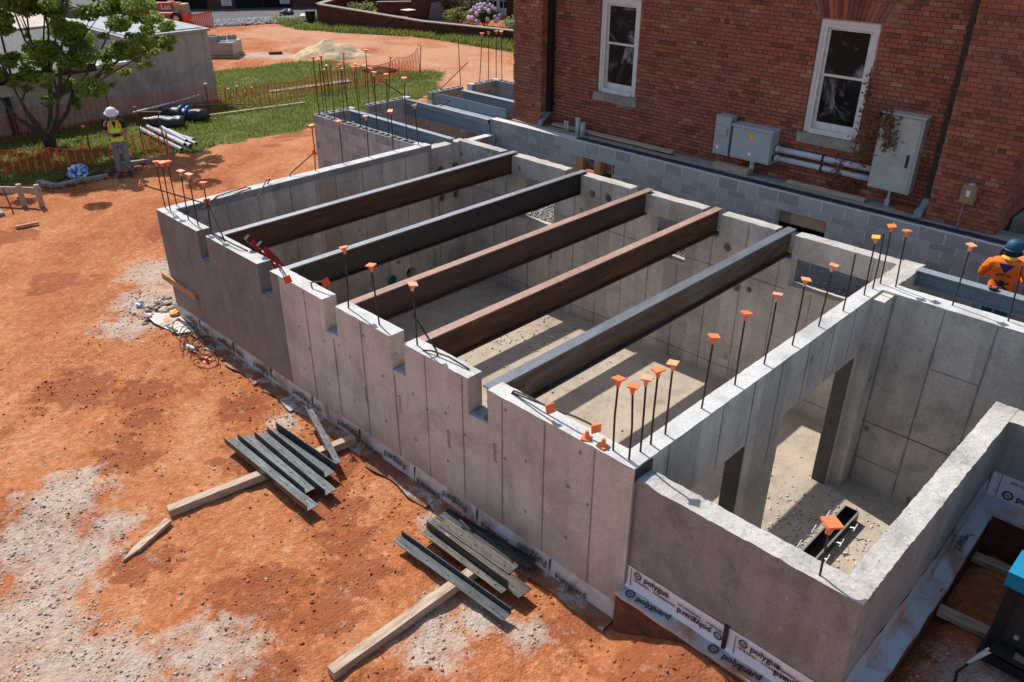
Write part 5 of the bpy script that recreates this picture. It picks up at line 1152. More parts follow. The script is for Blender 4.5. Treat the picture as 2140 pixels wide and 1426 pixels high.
# orange barrier
def netting(mb, a, b, h0, h1, za, zb, hs=.06, vs_=.17, hw=.010, vw=.03, sag=.0, seed=0, lean=.0):
    "two-way strip net between two posts, slightly slack"
    a, b = V(a), V(b); d = b - a; Ln = d.length; n = max(2, int(Ln / .22)); nrm = V((-d.y, d.x, 0)).normalized()
    def pt(u, t):
        q = a.lerp(b, u); bot = za + (zb - za) * u; top = h0 + (h1 - h0) * u
        s = sag * 4 * u * (1 - u); z = bot + (top - s) * t
        q = q + nrm * (.06 * noise.noise(V((u * Ln * 1.3, t * 2, seed))) * 2 + lean * t); return V((q.x, q.y, z + .02 * noise.noise(V((u * Ln * 2, t * 3, seed + 5)))))
    k = int(max(h0, h1) / hs)
    for j in range(k + 1):
        t = j / k; e = hw / max(h0, h1) / 2 * (2.2 if j in (0, k) else 1)
        for i in range(n):
            u0, u1 = i / n, (i + 1) / n
            mb.add([pt(u0, t - e), pt(u1, t - e), pt(u1, t + e), pt(u0, t + e)], [(0, 1, 2, 3)])
    m_ = int(Ln / vs_)
    for i in range(m_ + 1):
        u = i / max(1, m_); w = vw / Ln / 2
        for j in range(6):
            t0, t1 = j / 6, (j + 1) / 6; mb.add([pt(u - w, t0), pt(u + w, t0), pt(u + w, t1), pt(u - w, t1)], [(0, 1, 2, 3)])
    return mb
def fence(label, P, mat, cat='safety fence', hs=.06, vs_=.17, hw=.010, vw=.03, sag=.08, caps=True, name='safety_fence', posts=None, zof=0):
    root = thing(name, label, cat, (P[0][0], P[0][1], G), 'orange safety fences')
    mb = MB()
    for i in range(len(P) - 1):
        (xa, ya, ha), (xb, yb, hb_) = P[i], P[i + 1]
        netting(mb, (xa, ya, 0), (xb, yb, 0), ha - zof, hb_ - zof, gheight(xa, ya) + .03, gheight(xb, yb) + .03, hs, vs_, hw, vw, sag, i * 3.1)
    o = mb.build('netting', mat, root); o['kind'] = 'stuff'; o.location = -V(root.location)
    for i, (x, y, h) in enumerate(posts or P):
        z = gheight(x, y); o = MB().tube([(x, y, z - .05), (x + random.gauss(0, .04), y + random.gauss(0, .04), z + h + .08)], .018, 6).build('post', M['darkwood'], root); o.location = -V(root.location)
        if caps:
            c_ = obj('post_cap', STAKECAP, root, V((x, y, z + h + .09)) - V(root.location), (random.gauss(0, .1), random.gauss(0, .1), random.random()))
    return root
fence('near orange safety fence sagging between stakes in front of the tree', [(-20.4, -1.5, .72), (-20.1, .3, .72), (-19.55, 1.45, .62), (-19.4, 2.4, .55)], M['net'], vs_=.17, hw=.011, vw=.045, posts=[(-19.45, 2.38, .95)])
fence('orange safety fence between the standing man and the pipe stack', [(-19.4, 2.4, .45), (-19.35, 3.3, .62), (-19.15, 4.35, .55)], M['net'], vs_=.19, hw=.009, vw=.04, posts=[(-19.2, 4.32, 1.05)])
fence('crumpled orange netting bunched over the ends of the pipes', [(-20.35, 4.2, .95), (-19.8, 4.5, .55), (-19.15, 4.6, .35)], M['netfar'], hs=.05, vs_=.12, hw=.007, vw=.012, sag=.2, posts=[(-20.4, 4.15, 1.0)])
fence('red safety net stretched along the stucco wall behind the tree', [(-23.75, .2, .75), (-23.6, 2.4, .8), (-23.4, 4.5, .85), (-23.2, 6.0, .78), (-22.9, 7.5, .72)], M['netfar'], hs=.07, vs_=.16, hw=.010, vw=.022, posts=[(-23.4, 4.5, .95), (-22.9, 7.5, .78), (-23.7, 2.2, .8)])
fence('long orange safety net running back across the grass', [(-22.9, 7.5, .68), (-22.7, 9.6, .62), (-22.5, 11.9, .75), (-22.5, 13.6, .72), (-22.6, 15.2, .8), (-22.7, 16.3, .98)], M['net'], hs=.055, vs_=.15, hw=.012, vw=.026, sag=.14, posts=[(-22.7, 16.3, 1.05), (-22.5, 11.9, .85)])
fence('solid orange barrier panel by the telehandler', [(-41.3, 15.6, .62), (-40.3, 16.7, .75)], M['net'], hs=.05, vs_=.1, hw=.03, vw=.04, caps=False, posts=[(-40.25, 16.75, .78)], name='barrier_fence')
# roads, gravel strip
struct(MB().add([(-48, 15, G + .012), (-40.6, 16.2, G + .012), (-38.4, 21.9, G + .012), (-50, 33, G + .012), (-62, 26, G + .012)], [(0, 1, 2, 3, 4)]).build('road', M['asphalt']))
P = []
while len(P) < 3500:
    u, v_ = random.random(), random.random(); x = -40.2 + 1.6 * u - 1.9 * v_; y = 16.8 + 4.8 * u + 1.2 * v_
    P.append((x, y, G + .10 * math.sin(v_ * 3.1)))
stones('roadside_gravel', 'grey gravel bank beside the road by the far brick wall', P, M['ggravel'], .04, .09, .8)
# sand heap
SN = bmesh.new(); bmesh.ops.create_grid(SN, x_segments=60, y_segments=60, size=1.0)
for v in SN.verts:
    x, y = v.co.x * 2.2, v.co.y * 1.5; r = math.hypot(x / 1.75, y / 1.15) + .16 * noise.noise(V((x * 1.3, y * 1.3, 4)))
    h = max(0, 1 - r) ** .8 * .72 * (1 + .25 * noise.noise(V((x * 1.8, y * 1.8, 9)))); v.co = V((x, y, h + .05 * noise.noise(V((x * 5, y * 5, 1))) * min(1, h * 4) - .03))
me = bpy.data.meshes.new('sand_heap'); SN.to_mesh(me); SN.free(); me.materials.append(M['sand']); me.polygons.foreach_set('use_smooth', [True] * len(me.polygons))
tag(obj('sand_heap', me, None, (-28.75, 16.3, G), (0, 0, .78)), 'pale heap of builders sand on the clay', 'sand heap')
# pallet of blocks
pl = thing('block_pallet', 'shrink-wrapped pallet stack beside the shed corner', 'pallet', (-32.2, 12.9, G), rz=.75)
MB().box(-.85, .75, -.6, .6, .12, .62).build('wrapped_stack', M['wrap'], pl); MB().box(-.9, .8, -.62, .62, 0, .1).build('pallet_base', M['timber'], pl); MB().box(-.86, .0, -.62, .5, .62, .66).build('board', M['tan'], pl)
for i, (x, y, lb) in enumerate([(-.62, -.3, 'leftmost'), (-.15, -.42, 'front middle'), (-.30, .15, 'rear'), (.15, -.15, 'second from the right'), (.52, .1, 'rightmost')]):
    o = obj('loose_block', HB, None, V((-32.2, 12.9, G + .66)) + Matrix.Rotation(.75, 3, 'Z') @ V((x, y, 0)), (0, 0, .75 + random.uniform(-.5, .5))); tag(o, lb + ' loose concrete block on top of the wrapped pallet', 'concrete block', 'loose blocks on the pallet')
tag(MB().bar((-30.95, 14.5, G + .06), (-30.6, 14.95, G + .08), .12, .1).build('wood_scrap', M['darkwood']), 'dark wood scrap on the clay between pallet and sand heap', 'wood scrap')
# drain grate
gr = thing('drain_grate', 'rusty square drain grate in the grass behind the safety net', 'grate', (-24.4, 15.6, G + .03), rz=.1)
MB().box(-.55, .55, -.5, .5, -.02, .05).build('frame', M['grate'], gr)
for i in range(7): MB().box(-.5 + i * .155, -.44 + i * .155, -.47, .47, .05, .075).build('bar', M['grate'], gr)
struct(MB().bar((-24.1, 10.4, G + .02), (-23.6, 13.6, G + .03), .34, .05).build('path', M['stone']))
# garden wall, pier, house, planting
GW = thing('garden_wall', 'dark brick garden wall sloping down towards the brick building', 'wall', (-36.73, 21, G))
def wallrun(pts, t=.3):
    for i in range(len(pts) - 1):
        (xa, ya, ha), (xb, yb, hb_) = pts[i], pts[i + 1]; a, b = V((xa, ya, G - .1)), V((xb, yb, G - .1)); n = V((-(b - a).y, (b - a).x, 0)).normalized() * t
        u, w = V((0, 0, ha + .1)), V((0, 0, hb_ + .1))
        o = MB().add([a, b, b + n, a + n, a + u, b + w, b + n + w, a + n + u], [(0, 1, 5, 4), (1, 2, 6, 5), (2, 3, 7, 6), (3, 0, 4, 7), (4, 5, 6, 7)]).build('wall_run', M['gbrick'], GW); o.location = -V(GW.location)
        e = V((0, 0, .05)); f = n.normalized() * .04
        o = MB().add([a + u - f, b + w - f, b + n + w + f, a + n + u + f, a + u - f + e, b + w - f + e, b + n + w + f + e, a + n + u + f + e], [(0, 1, 5, 4), (1, 2, 6, 5), (2, 3, 7, 6), (3, 0, 4, 7), (4, 5, 6, 7)]).build('coping', M['stone'], GW); o.location = -V(GW.location)
wallrun([(-36.73, 21.0, 1.06), (-30.76, 23.1, .58), (-25.56, 24.6, .5), (-19, 26.3, .45)]); wallrun([(-36.8, 21.3, 1.06), (-40.6, 26.4, 1.0)]); 
g2 = thing('inner_garden_wall', 'short brick wall joining the flared brick pier', 'wall', (-40, 28, G)); GW = g2
wallrun([(-38.6, 26.2, .62), (-35.6, 27.4, .8)])
MB().box(-.1, .5, -.3, .3, .0, .03).build('stepping_stone', M['wpaint'], g2).location = (5.2, -2.6, .62)
pr_ = thing('brick_pier', 'flared brick chimney base behind the garden wall', 'chimney', (-35.0, 27.0, G), rz=.75)
MB().extrude([(-1.0, -.5, 0), (1.0, -.5, 0), (1.0, -.5, .55), (.75, -.5, .9), (.75, -.5, 2.8), (-.75, -.5, 2.8), (-.75, -.5, .9), (-1.0, -.5, .55)], (0, 1.0, 0)).build('stack', M['gbrick'], pr_); MB().extrude([(.2, -.7, 0), (1.15, -.7, 0), (1.1, -.7, .75), (.85, -.7, 1.0), (.4, -.7, .9)], (0, 1.3, 0)).build('buttress', M['roofdark'], pr_)
hs_ = thing('brick_house', 'brick house with white glazed doors behind the hydrangea', 'house', (-33.5, 30.6, G), rz=math.atan2(1.0, 3.0))
MB().box(1.1, 9, 0, 4, 0, 5).box(-9, -1.6, .1, 4, 0, 5).box(-1.6, 1.1, .1, 4, 2.6, 5).build('wall', M['gbrick'], hs_); MB().box(-1.7, 1.2, .8, 3, 0, 2.7).build('room', M['hole'], hs_)
dr = MB().box(-1.6, 1.1, .25, .32, 2.4, 2.6).box(-1.6, 1.1, .25, .32, 0, .08).build('door', M['white'], hs_)
for i in range(4):
    x0 = -1.6 + i * .675; MB().box(x0, x0 + .09, .22, .3, .08, 2.4).box(x0 + .585, x0 + .675, .22, .3, .08, 2.4).box(x0 + .09, x0 + .585, .22, .3, .08, .38).build('stile', M['white'], dr)
    for j in range(5): MB().box(x0 + .09, x0 + .585, .235, .285, .38 + j * .4, .41 + j * .4).build('glazing_bar', M['white'], dr)
    MB().box(x0 + .32, x0 + .35, .235, .285, .38, 2.4).build('glazing_bar', M['white'], dr); MB().box(x0 + .09, x0 + .585, .29, .3, .38, 2.4).build('pane', M['glass'], dr)
def leafcloud(C, n, size, mat, name, parent, flat=.8, up=.5):
    A = np.zeros((n, 4, 3), np.float32); w = [c[3] ** 2 for c in C]
    ks = random.choices(range(len(C)), w, k=n)
    for i, k in enumerate(ks):
        cx, cy, cz, r = C[k]; d = V((random.gauss(0, 1), random.gauss(0, 1), random.gauss(0, 1))).normalized() * r * random.random() ** .45; d.z *= flat
        p = V((cx, cy, cz)) + d; nrm = (V((random.gauss(0, .6), random.gauss(0, .6), 1)) * up + d.normalized() * (1 - up) + V((random.gauss(0, .3), random.gauss(0, .3), random.gauss(0, .3)))).normalized()
        t = nrm.orthogonal().normalized(); t = Matrix.Rotation(random.random() * 6.28, 3, nrm) @ t; b = nrm.cross(t); s = size * random.uniform(.6, 1.35)
        A[i, 0] = p - t * s; A[i, 1] = p + b * s * .55 - nrm * s * .15; A[i, 2] = p + t * s; A[i, 3] = p - b * s * .55 - nrm * s * .15
    FF = (np.array([[0, 1, 2], [0, 2, 3]])[None] + (np.arange(n) * 4)[:, None, None]).reshape(-1, 3)
    me = bpy.data.meshes.new(name); me.vertices.add(n * 4); me.vertices.foreach_set('co', A.ravel()); me.loops.add(FF.size); me.loops.foreach_set('vertex_index', FF.ravel().astype(np.int32))
    me.polygons.add(len(FF)); me.polygons.foreach_set('loop_start', np.arange(0, FF.size, 3, dtype=np.int32)); me.polygons.foreach_set('loop_total', np.full(len(FF), 3, np.int32)); me.update(calc_edges=True); me.materials.append(mat)
    o = obj(name, me, parent)
    if parent: o.location = -V(parent.location)
    return o
def bush(name, label, c, r, h, n, mat, size=.06, cat='shrub', group=None):
    root = thing(name, label, cat, (c[0], c[1], G), group); C = [(c[0] + random.gauss(0, r * .4), c[1] + random.gauss(0, r * .4), G + h * random.uniform(.35, .8), r * random.uniform(.35, .6)) for _ in range(9)]
    leafcloud(C, n, size, mat, 'foliage', root); mb = MB()
    for cx, cy, cz, _ in C[:6]: mb.tube([(c[0], c[1], G), ((c[0] + cx) / 2 + random.gauss(0, .05), (c[1] + cy) / 2, G + .4 * (cz - G)), (cx, cy, cz)], [.03, .02, .008], 5)
    o = mb.build('stems', M['bark'], root); o.location = -V(root.location); return root, C
hy, HC = bush('hydrangea', 'hydrangea bush covered in lilac and pink blooms', (-30.2, 27.0), .85, 1.15, 1500, M['shrub'], .07)
bmv, bmf = ico(1, 2)
for i in range(46):
    a = random.random() * 6.28; e_ = random.uniform(.05, 1.2); r = .85
    p = V((-30.2 + r * math.cos(a) * math.cos(e_), 27.0 + r * math.sin(a) * math.cos(e_), G + .35 + .8 * math.sin(e_))); s = random.uniform(.08, .13)
    mb = MB().add([V(v) * s * (1 + .12 * random.gauss(0, 1)) for v in bmv], bmf); o = mb.build('bloom', M['flower'], hy); o.location = p - V(hy.location)
bush('shrub', 'dark green round shrub behind the garden wall corner', (-40.9, 27.9), 1.0, 1.6, 1800, M['shrub'], .08, group='garden shrubs')
bush('shrub', 'reddish brown leggy shrub between pier and white doors', (-34.0, 28.6), 1.3, 1.3, 1700, M['brownleaf'], .08, group='garden shrubs')
bush('shrub', 'yellow-green low shrub left of the hydrangea', (-32.2, 27.0), .8, .7, 1200, M['grass'], .06, group='garden shrubs')
bush('shrub', 'pale silvery ground shrub right of the hydrangea', (-28.4, 27.6), .9, .5, 1500, M['palegreen'], .06, group='garden shrubs')
bush('shrub', 'loose green border plants behind the garden wall', (-38.0, 24.6), 1.1, .7, 1300, M['grass'], .07, group='garden shrubs')
bush('shrub', 'clipped shrub at the top edge behind the pier', (-38.5, 30.5), 1.0, 1.4, 1300, M['palegreen'], .08, group='garden shrubs')
hd = thing('screen_fence', 'dark screened fence along the far side of the road', 'fence', (-47, 21, G))
for i in range(9):
    a = V((-50.5 + i * .95, 16.2 + i * 1.35, 0)) - V((-47, 21, 0)); b = V((-50.5 + (i + 1) * .95, 16.2 + (i + 1) * 1.35, 0)) - V((-47, 21, 0))
    MB().bar(a + V((0, 0, 1.1)), b + V((0, 0, 1.1)), .05, 2.2).build('screen_panel', M['hole'] if i % 3 else M['darkwood'], hd); MB().tube([a, a + V((0, 0, 2.3))], .05, 8).build('post', M['dkmetal'], hd)
bush('hedge', 'dark hedge at the top edge left of the screened fence', (-50.5, 17.2), 2.6, 2.6, 3500, M['shrub'], .14, 'hedge'); bush('hedge', 'dark tree mass at the top edge over the telehandler', (-54, 20), 3.0, 3.4, 3500, M['shrub'], .16, 'hedge')
def sign(label, x, y, h0, w, h, rz=.78):
    r = thing('notice_sign', label, 'sign', (x, y, G), 'white notice signs', rz); MB().box(-w / 2, w / 2, -.015, .0, h0, h0 + h).build('panel', M['sign'], r); MB().tube([(0, .02, 0), (0, .02, h0 + h)], .02, 6).build('stake', M['darkwood'], r)
    for k in range(4): MB().box(-w * .36, w * .36 * (.6 + .4 * random.random()), -.018, -.015, h0 + h * (.18 + .2 * k), h0 + h * (.24 + .2 * k)).build('print_line', M['inkgrey'], r)
sign('white notice sign on the dark screened fence, lower one', -45.9, 20.6, .30, .62, .34); sign('white notice sign at the very top edge of the screened fence', -48.8, 21.0, .62, .5, .4); sign('white notice sign by the kerb near the trash bin', -44.3, 23.6, .30, .6, .34); sign('white notice sign among the shrubs by the white doors', -34.2, 27.9, .42, .58, .42, .35)
bn = thing('trash_bin', 'dark round trash bin at the end of the garden wall', 'bin', (-38.3, 21.5, G)); MB().lathe((0, 0, 0), [(.2, 0), (.24, .2), (.26, .52), (.29, .54), (.29, .6), (.2, .6)], 16).build('body', M['trash'], bn)
for k in range(16): MB().box(.262, .275, -.012, .012, .1, .5).build('slat', M['dkmetal'], bn).rotation_euler = (0, 0, k * math.pi / 8)
crumple('white_bags', 'pile of white bags beside the trash bin', 'bags', (-39.6, 22.0, G + .12), .34, M['wpaint'], 11, .55); crumple('dark_planter', 'dark planter rocks by the kerb left of the bin', 'rocks', (-40.9, 21.6, G + .2), .38, M['dkmetal'], 12, .7)
tag(MB().box(-.55, .55, -.3, .3, 0, .06).build('stone_slab', M['tan']), 'pale stone slab at the foot of the garden wall', 'slab').location = (-35.0, 21.5, G + .0)
# black rolls, pipes, poles, planks near the man
for i, (a, b, r, lb) in enumerate([((-22.3, 5.1), (-21.55, 5.95), .21, 'black plastic roll nearest the man, partly unrolled'), ((-23.0, 6.0), (-21.75, 6.75), .23, 'black plastic roll with blue tape bands behind the other roll')]):
    a, b = V((*a, G + r)), V((*b, G + r)); rt = thing('plastic_roll', lb, 'plastic roll', (a + b) / 2 - V((0, 0, r)), 'black plastic rolls'); o0 = V(rt.location); d = (b - a); n = 14
    pts = [a + d * k / n - o0 for k in range(n + 1)]; o = MB().tube(pts, [r * (1 + .05 * noise.noise(V((k, i * 9, 0)))) for k in range(n + 1)], 18).build('roll', M['poly'], rt, True); 
    for v in o.data.vertices: v.co += noise.noise_vector(v.co * 3.2 + V((i * 5, 0, 0))) * .06; v.co.z *= .84
    if i:
        for t in (.45, .62): MB().tube([a + d * t - o0, a + d * (t + .03) - o0], r * 1.045, 18).build('tape_band', M['blue'], rt)
PI = [((-21.9, 4.75), (-18.95, 4.62), .06), ((-21.7, 4.9), (-19.1, 4.80), .05), ((-21.5, 5.0), (-19.15, 4.98), .06), ((-21.3, 5.15), (-19.45, 5.02), .05), ((-21.6, 5.05), (-19.3, 5.22), .05), ((-21.2, 5.3), (-19.7, 5.30), .045)]
for i, (a, b, r) in enumerate(PI):
    zz = G + r + .02 + (.09 if i in (1, 3) else 0); o = MB().tube([(*a, zz + .03), ((a[0] + b[0]) / 2, (a[1] + b[1]) / 2, zz + .01), (*b, zz)], r, 12).tube([(b[0] + .002, b[1], zz), (b[0] + .004, b[1], zz)], r * .8, 12, mi=1).build('pvc_pipe', [M['pvc'], M['hole']], None, False)
    tag(o, ORD[i] + ' white-grey pipe from the left in the stack on the grass', 'pipe', 'pipes stacked on the grass')
tag(MB().tube([(-22.7, 4.95, G + .42), (-23.3, 6.9, G + .42), (-23.7, 7.6, G + .40)], .028, 8).build('white_pole', M['wpaint']), 'long white pole lying across the black rolls', 'pole')
tag(MB().tube([(-23.0, 6.8, G + .3), (-22.6, 8.6, G + .12)], .02, 8).build('grey_pole', M['pvcdark']), 'thin grey pole beyond the black rolls', 'pole')
tag(MB().tube([(-20.3, 5.35, G + .05), (-19.85, 5.42, G + .05)], .05, 10).build('log', M['timber']), 'short wooden log beside the pipe stack', 'log')
tag(MB().bar((-22.3, 6.9, G + .05), (-21.6, 10.3, G + .06), .09, .03).build('long_plank', M['timber_y']), 'long thin plank lying in the grass left of the block wall', 'plank')
bnch = thing('timber_bench', 'small timber trestle behind the standing man', 'trestle', (-22.6, 5.35, G), rz=.8); MB().box(-.35, .35, -.05, .05, .33, .4).build('top', M['darkwood'], bnch)
for x in (-.25, .25): MB().box(x - .04, x + .04, -.04, .04, 0, .33).build('leg', M['darkwood'], bnch)
kb = thing('stone_edging', 'flat stone kerb edging around the bed left of the man', 'kerb', (-18.3, 1.5, G)); 
for i, (a, b) in enumerate([((-18.85, .85), (-18.2, .98)), ((-18.2, .98), (-18.2, 1.6)), ((-18.2, 1.62), (-18.12, 2.25)), ((-18.9, 2.9), (-18.6, 3.9))]):
    o = MB().bar((*a, G + .04), (*b, G + .05), .16, .1).build('kerb_stone', M['stone'], kb); o.location = -V(kb.location); roughen(o, .12, .01, (), 'xy')
P = [(random.gauss(-18.5, .28), random.gauss(1.7, .7), G + .02) for _ in range(260)]; stones('mulch_bed', 'dark mulch and debris in the edged bed', P, M['darkwood'], .02, .07, .5, 'mulch')
crumple('blue_bag', 'crumpled blue and white bag on the edged bed', 'bag', (-18.55, 1.72, G + .16), .24, M['bluebag'], 8, .85); crumple('cooler', 'small blue and white box at the left edge in the grass', 'box', (-19.1, -.15, G + .14), .17, M['bluebag'], 9, .8)
bb = thing('batter_board', 'timber batter board on two stakes at the left edge', 'batter board', (-17.0, 0, G))
MB().bar((-1.0, -.45, .36), (.02, .35, .38), .045, .14).build('rail', M['timber'], bb)
for x, y in ((-.35, .02), (-.02, .30)): MB().box(x - .05, x + .05, y - .05, y + .05, -.1, .52).build('stake', M['timber'], bb)
tag(MB().tube([(-17.35, -.30, G + .5), (-16.85, -.35, G)], .016, 6).build('steel_pin', M['rebar']), 'thin dark pin leaning by the batter board', 'stake')
tag(MB().box(-.6, .35, -.5, .35, 0, .08).build('concrete_slab', M['stone']), 'pale concrete slab at the left edge below the batter board', 'slab').location = (-17.3, -.85, G)
tag(MB().bar((-15.95, -.6, G + .03), (-15.9, -.15, G + .03), .07, .04).build('board_scrap', M['lumber']), 'reddish board scrap on the clay below the batter board', 'board')

# ================================================================== TREE
tr = thing('dogwood_tree', 'multi-stemmed green tree in front of the stucco shed at the left', 'tree', (-21.75, 2.15, G))
TB = V(tr.location)
CL = [(270, 140, 40), (220, 100, 45), (160, 90, 50), (120, 140, 38), (180, 150, 45), (232, 168, 32), (290, 112, 30), (303, 150, 24), (140, 60, 40), (80, 60, 38), (40, 40, 42), (0, 60, 40), (60, 20, 36), (120, 20, 38), (-22, 100, 40), (30, 130, 22), (70, 170, 24), (112, 196, 24), (142, 205, 20), (60, 150, 20), (150, 228, 11), (252, 82, 34), (200, 50, 38), (160, 30, 34), (-30, 30, 45), (-40, 60, 40), (320, 135, 14), (90, 225, 10), (20, 90, 24), (205, 128, 38), (110, 100, 26), (-60, 110, 35), (60, -20, 40), (130, -25, 36)]
C = []
for X, Y, r in CL:
    o_ = RV * ((X - 105) / 63) + DV * random.uniform(-.45, 1.3) + V((0, 0, (310 - Y) / 63 * 1.06)); 
    C.append((TB.x + o_.x, TB.y + o_.y, TB.z + o_.z - o_.dot(DV) * .33, r / 63 * 1.02))
C2_ = []
for c in C:
    for k in range(9): C2_.append((c[0] + random.gauss(0, c[3] * .75), c[1] + random.gauss(0, c[3] * .75), c[2] + random.gauss(0, c[3] * .5), c[3] * random.uniform(.25, .62)))
leafcloud(C2_, 80000, .052, M['leaf'], 'crown', tr, .6, .55)
mb = MB()
stems = []
for k in range(6):
    a = k * 1.05 + .3; top = TB + V((math.cos(a) * .9, math.sin(a) * .9, 1.5 + .4 * random.random())); p1 = TB + V((math.cos(a) * .12, math.sin(a) * .12, .45)); mid = p1.lerp(top, .5) + V((math.cos(a) * .12, math.sin(a) * .12, 0))
    mb.tube([TB + V((math.cos(a) * .05, math.sin(a) * .05, -.1)), p1, mid, top], [.10, .072, .055, .042], 8); stems += [mid, top]
for c in C:
    p = V(c[:3]); s0 = min(stems, key=lambda q: (q - p).length); m1 = s0.lerp(p, .4) + V((random.gauss(0, .1), random.gauss(0, .1), -.12)); m2_ = s0.lerp(p, .75) + V((random.gauss(0, .08), random.gauss(0, .08), -.02))
    mb.tube([s0, m1, m2_, p], [.038, .028, .018, .006], 6)
    for k in range(4):
        q = V(random.choice(C2_)[:3])
        if (q - p).length < .8: mb.tube([m2_, m2_.lerp(q, .6) + V((0, 0, .05)), q], [.014, .009, .004], 5)
mb.tube([TB + V((0, 0, -.15)), TB + V((0, 0, .15)), TB + V((.0, 0, .5))], [.19, .15, .11], 10)
o = mb.build('trunk', M['bark'], tr, True); o.location = -TB

# ================================================================== PEOPLE
def hand(c, d, up, side, mat, parent):
    "palm with four fingers and a thumb"
    c, d, up = V(c), V(d).normalized(), V(up).normalized(); sd = d.cross(up).normalized() * side; up = sd.cross(d).normalized() * side
    mb = MB(); mb.obox(c + d * .035, d * .045, sd * .038, up * .014)
    for k, l in enumerate((.062, .072, .068, .052)):
        b = c + d * .075 + sd * (-.028 + .019 * k); mb.tube([b, b + d * l * .5, b + d * l * .8 - up * .012, b + d * l - up * .028], [.0092, .009, .008, .006], 6)
    b = c + d * .02 - sd * .038; mb.tube([b, b + d * .03 - sd * .022, b + d * .058 - sd * .024 - up * .01], [.011, .010, .007], 6)
    return mb.build('hand', mat, parent, True)
def person(label, loc, rz, J, cols, height=1.0):
    "J: dict of joints in the person's frame (faces +x, left is +y); one skinned body, clothes over it"
    root = thing('person', label, 'person', loc, None, rz)
    n = ['pel', 'spi', 'che', 'nec', 'hed', 'top', 'shl', 'ell', 'wrl', 'shr', 'elr', 'wrr', 'hil', 'knl', 'anl', 'hir', 'knr', 'anr']
    E_ = [(0, 1), (1, 2), (2, 3), (3, 4), (4, 5), (2, 6), (6, 7), (7, 8), (2, 9), (9, 10), (10, 11), (0, 12), (12, 13), (13, 14), (0, 15), (15, 16), (16, 17)]
    rad = [.12, .115, .125, .055, .085, .08, .062, .043, .028, .062, .043, .028, .085, .06, .038, .085, .06, .038]
    skin('body', [J[k] for k in n], E_, rad, cols['skin'], root)
    ns = ['spi', 'che', 'pel', 'shl', 'ell', 'shr', 'elr'] + (['wrl', 'wrr'] if cols.get('long') else [])
    Es = [(0, 1), (0, 2), (1, 3), (3, 4), (1, 5), (5, 6)] + ([(4, 7), (6, 8)] if cols.get('long') else [])
    P_ = [V(J[k]) for k in ns]
    if not cols.get('long'): P_[4] = P_[3].lerp(P_[4], .75); P_[6] = P_[5].lerp(P_[6], .75)
    so_ = skin('shirt', P_, Es, cols.get('rs', [.14, .155, .142, .085, .068, .085, .068]) + ([.048, .048] if cols.get('long') else []), cols['shirt'], root, 3)
    for v in so_.data.vertices: v.co += v.normal * (.011 * noise.noise(V((v.co.x * 12, v.co.y * 12, v.co.z * 20))) + .006 * noise.noise(v.co * 34))
    an = [V(J['anl']), V(J['anr'])]
    skin('trousers', [J['pel'], J['hil'], J['knl'], an[0], J['hir'], J['knr'], an[1]], [(0, 1), (1, 2), (2, 3), (0, 4), (4, 5), (5, 6)], [.135, .105, .08, .066, .105, .08, .066], cols['pants'], root)
    for s_ in ('l', 'r'):
        a = V(J['an' + s_]); MB().tube([a + V((-.07, 0, -.045)), a + V((-.02, 0, -.03)), a + V((.06, 0, -.05)), a + V((.16, 0, -.062)), a + V((.2, 0, -.066))], [.035, .05, .045, .036, .015], 10).build('boot', M['boot'], root, True)
    h = V(J['hed']); t = V(J['top']); d = (t - h).normalized(); f = V(J['face']).normalized()
    MB().tube([h + d * .02 + f * .085, h + f * .108 - d * .01, h + f * .088 - d * .022], [.008, .016, .010], 8).build('nose', cols['skin'], root, True)
    sd = d.cross(f)
    for k in (-1, 1):
        MB().tube([h + sd * .085 * k + d * .03, h + sd * .1 * k, h + sd * .085 * k - d * .03], [.01, .016, .008], 6).build('ear', cols['skin'], root, True); MB().tube([h + f * .088 + sd * .032 * k + d * .03, h + f * .094 + sd * .032 * k + d * .03], .011, 8).build('eye', M['blackcloth'], root)
    MB().bar(h + f * .088 - d * .05 - sd * .025, h + f * .088 - d * .05 + sd * .025, .01, .008).build('mouth', M['lull'], root)
    return root
J = dict(pel=(0, 0, .92), spi=(0, 0, 1.08), che=(.0, 0, 1.29), nec=(.01, 0, 1.44), hed=(.06, 0, 1.525), top=(.085, 0, 1.60), face=(.8, 0, -.6), shl=(0, .185, 1.36), ell=(.02, .25, 1.10), wrl=(.25, .12, 1.08), shr=(0, -.185, 1.36), elr=(.02, -.25, 1.10), wrr=(.25, -.10, 1.06), hil=(0, .09, .86), knl=(.03, .11, .48), anl=(0, .14, .08), hir=(0, -.09, .86), knr=(.03, -.10, .48), anr=(.02, -.11, .08))
pz_ = gheight(-17.95, 2.62)
man = person('man in a lime safety vest and white hard hat looking down at a tablet', (-17.95, 2.62, pz_), -.33, J, dict(skin=M['skin'], shirt=M['blackcloth'], pants=M['jeans']))
vo = skin('vest', [(0, 0, 1.06), (.0, 0, 1.27), (0, 0, .90), (0, .12, 1.375), (0, -.12, 1.375)], [(0, 1), (0, 2), (1, 3), (1, 4)], [.165, .178, .172, .10, .10], M['vest'], man)
for z in (1.0, 1.09): 
    MB().tube([(0, 0, z - .02), (0, 0, z + .02)], .178, 20).build('tape', M['vorange'], man); MB().tube([(0, 0, z - .012), (0, 0, z + .012)], .181, 20).build('tape', M['silver'], man)
for s_ in (-1, 1): MB().obox((.145, s_ * .1, 1.31), (.012, 0, -.03), (0, .022, 0), (.02, 0, .07)).build('tape', M['vorange'], man)
MB().extrude([(.172, -.05, 1.40), (.172, .05, 1.40), (.186, 0, 1.20)], (.006, 0, 0)).build('neck_opening', M['blackcloth'], man)
hz = 1.585
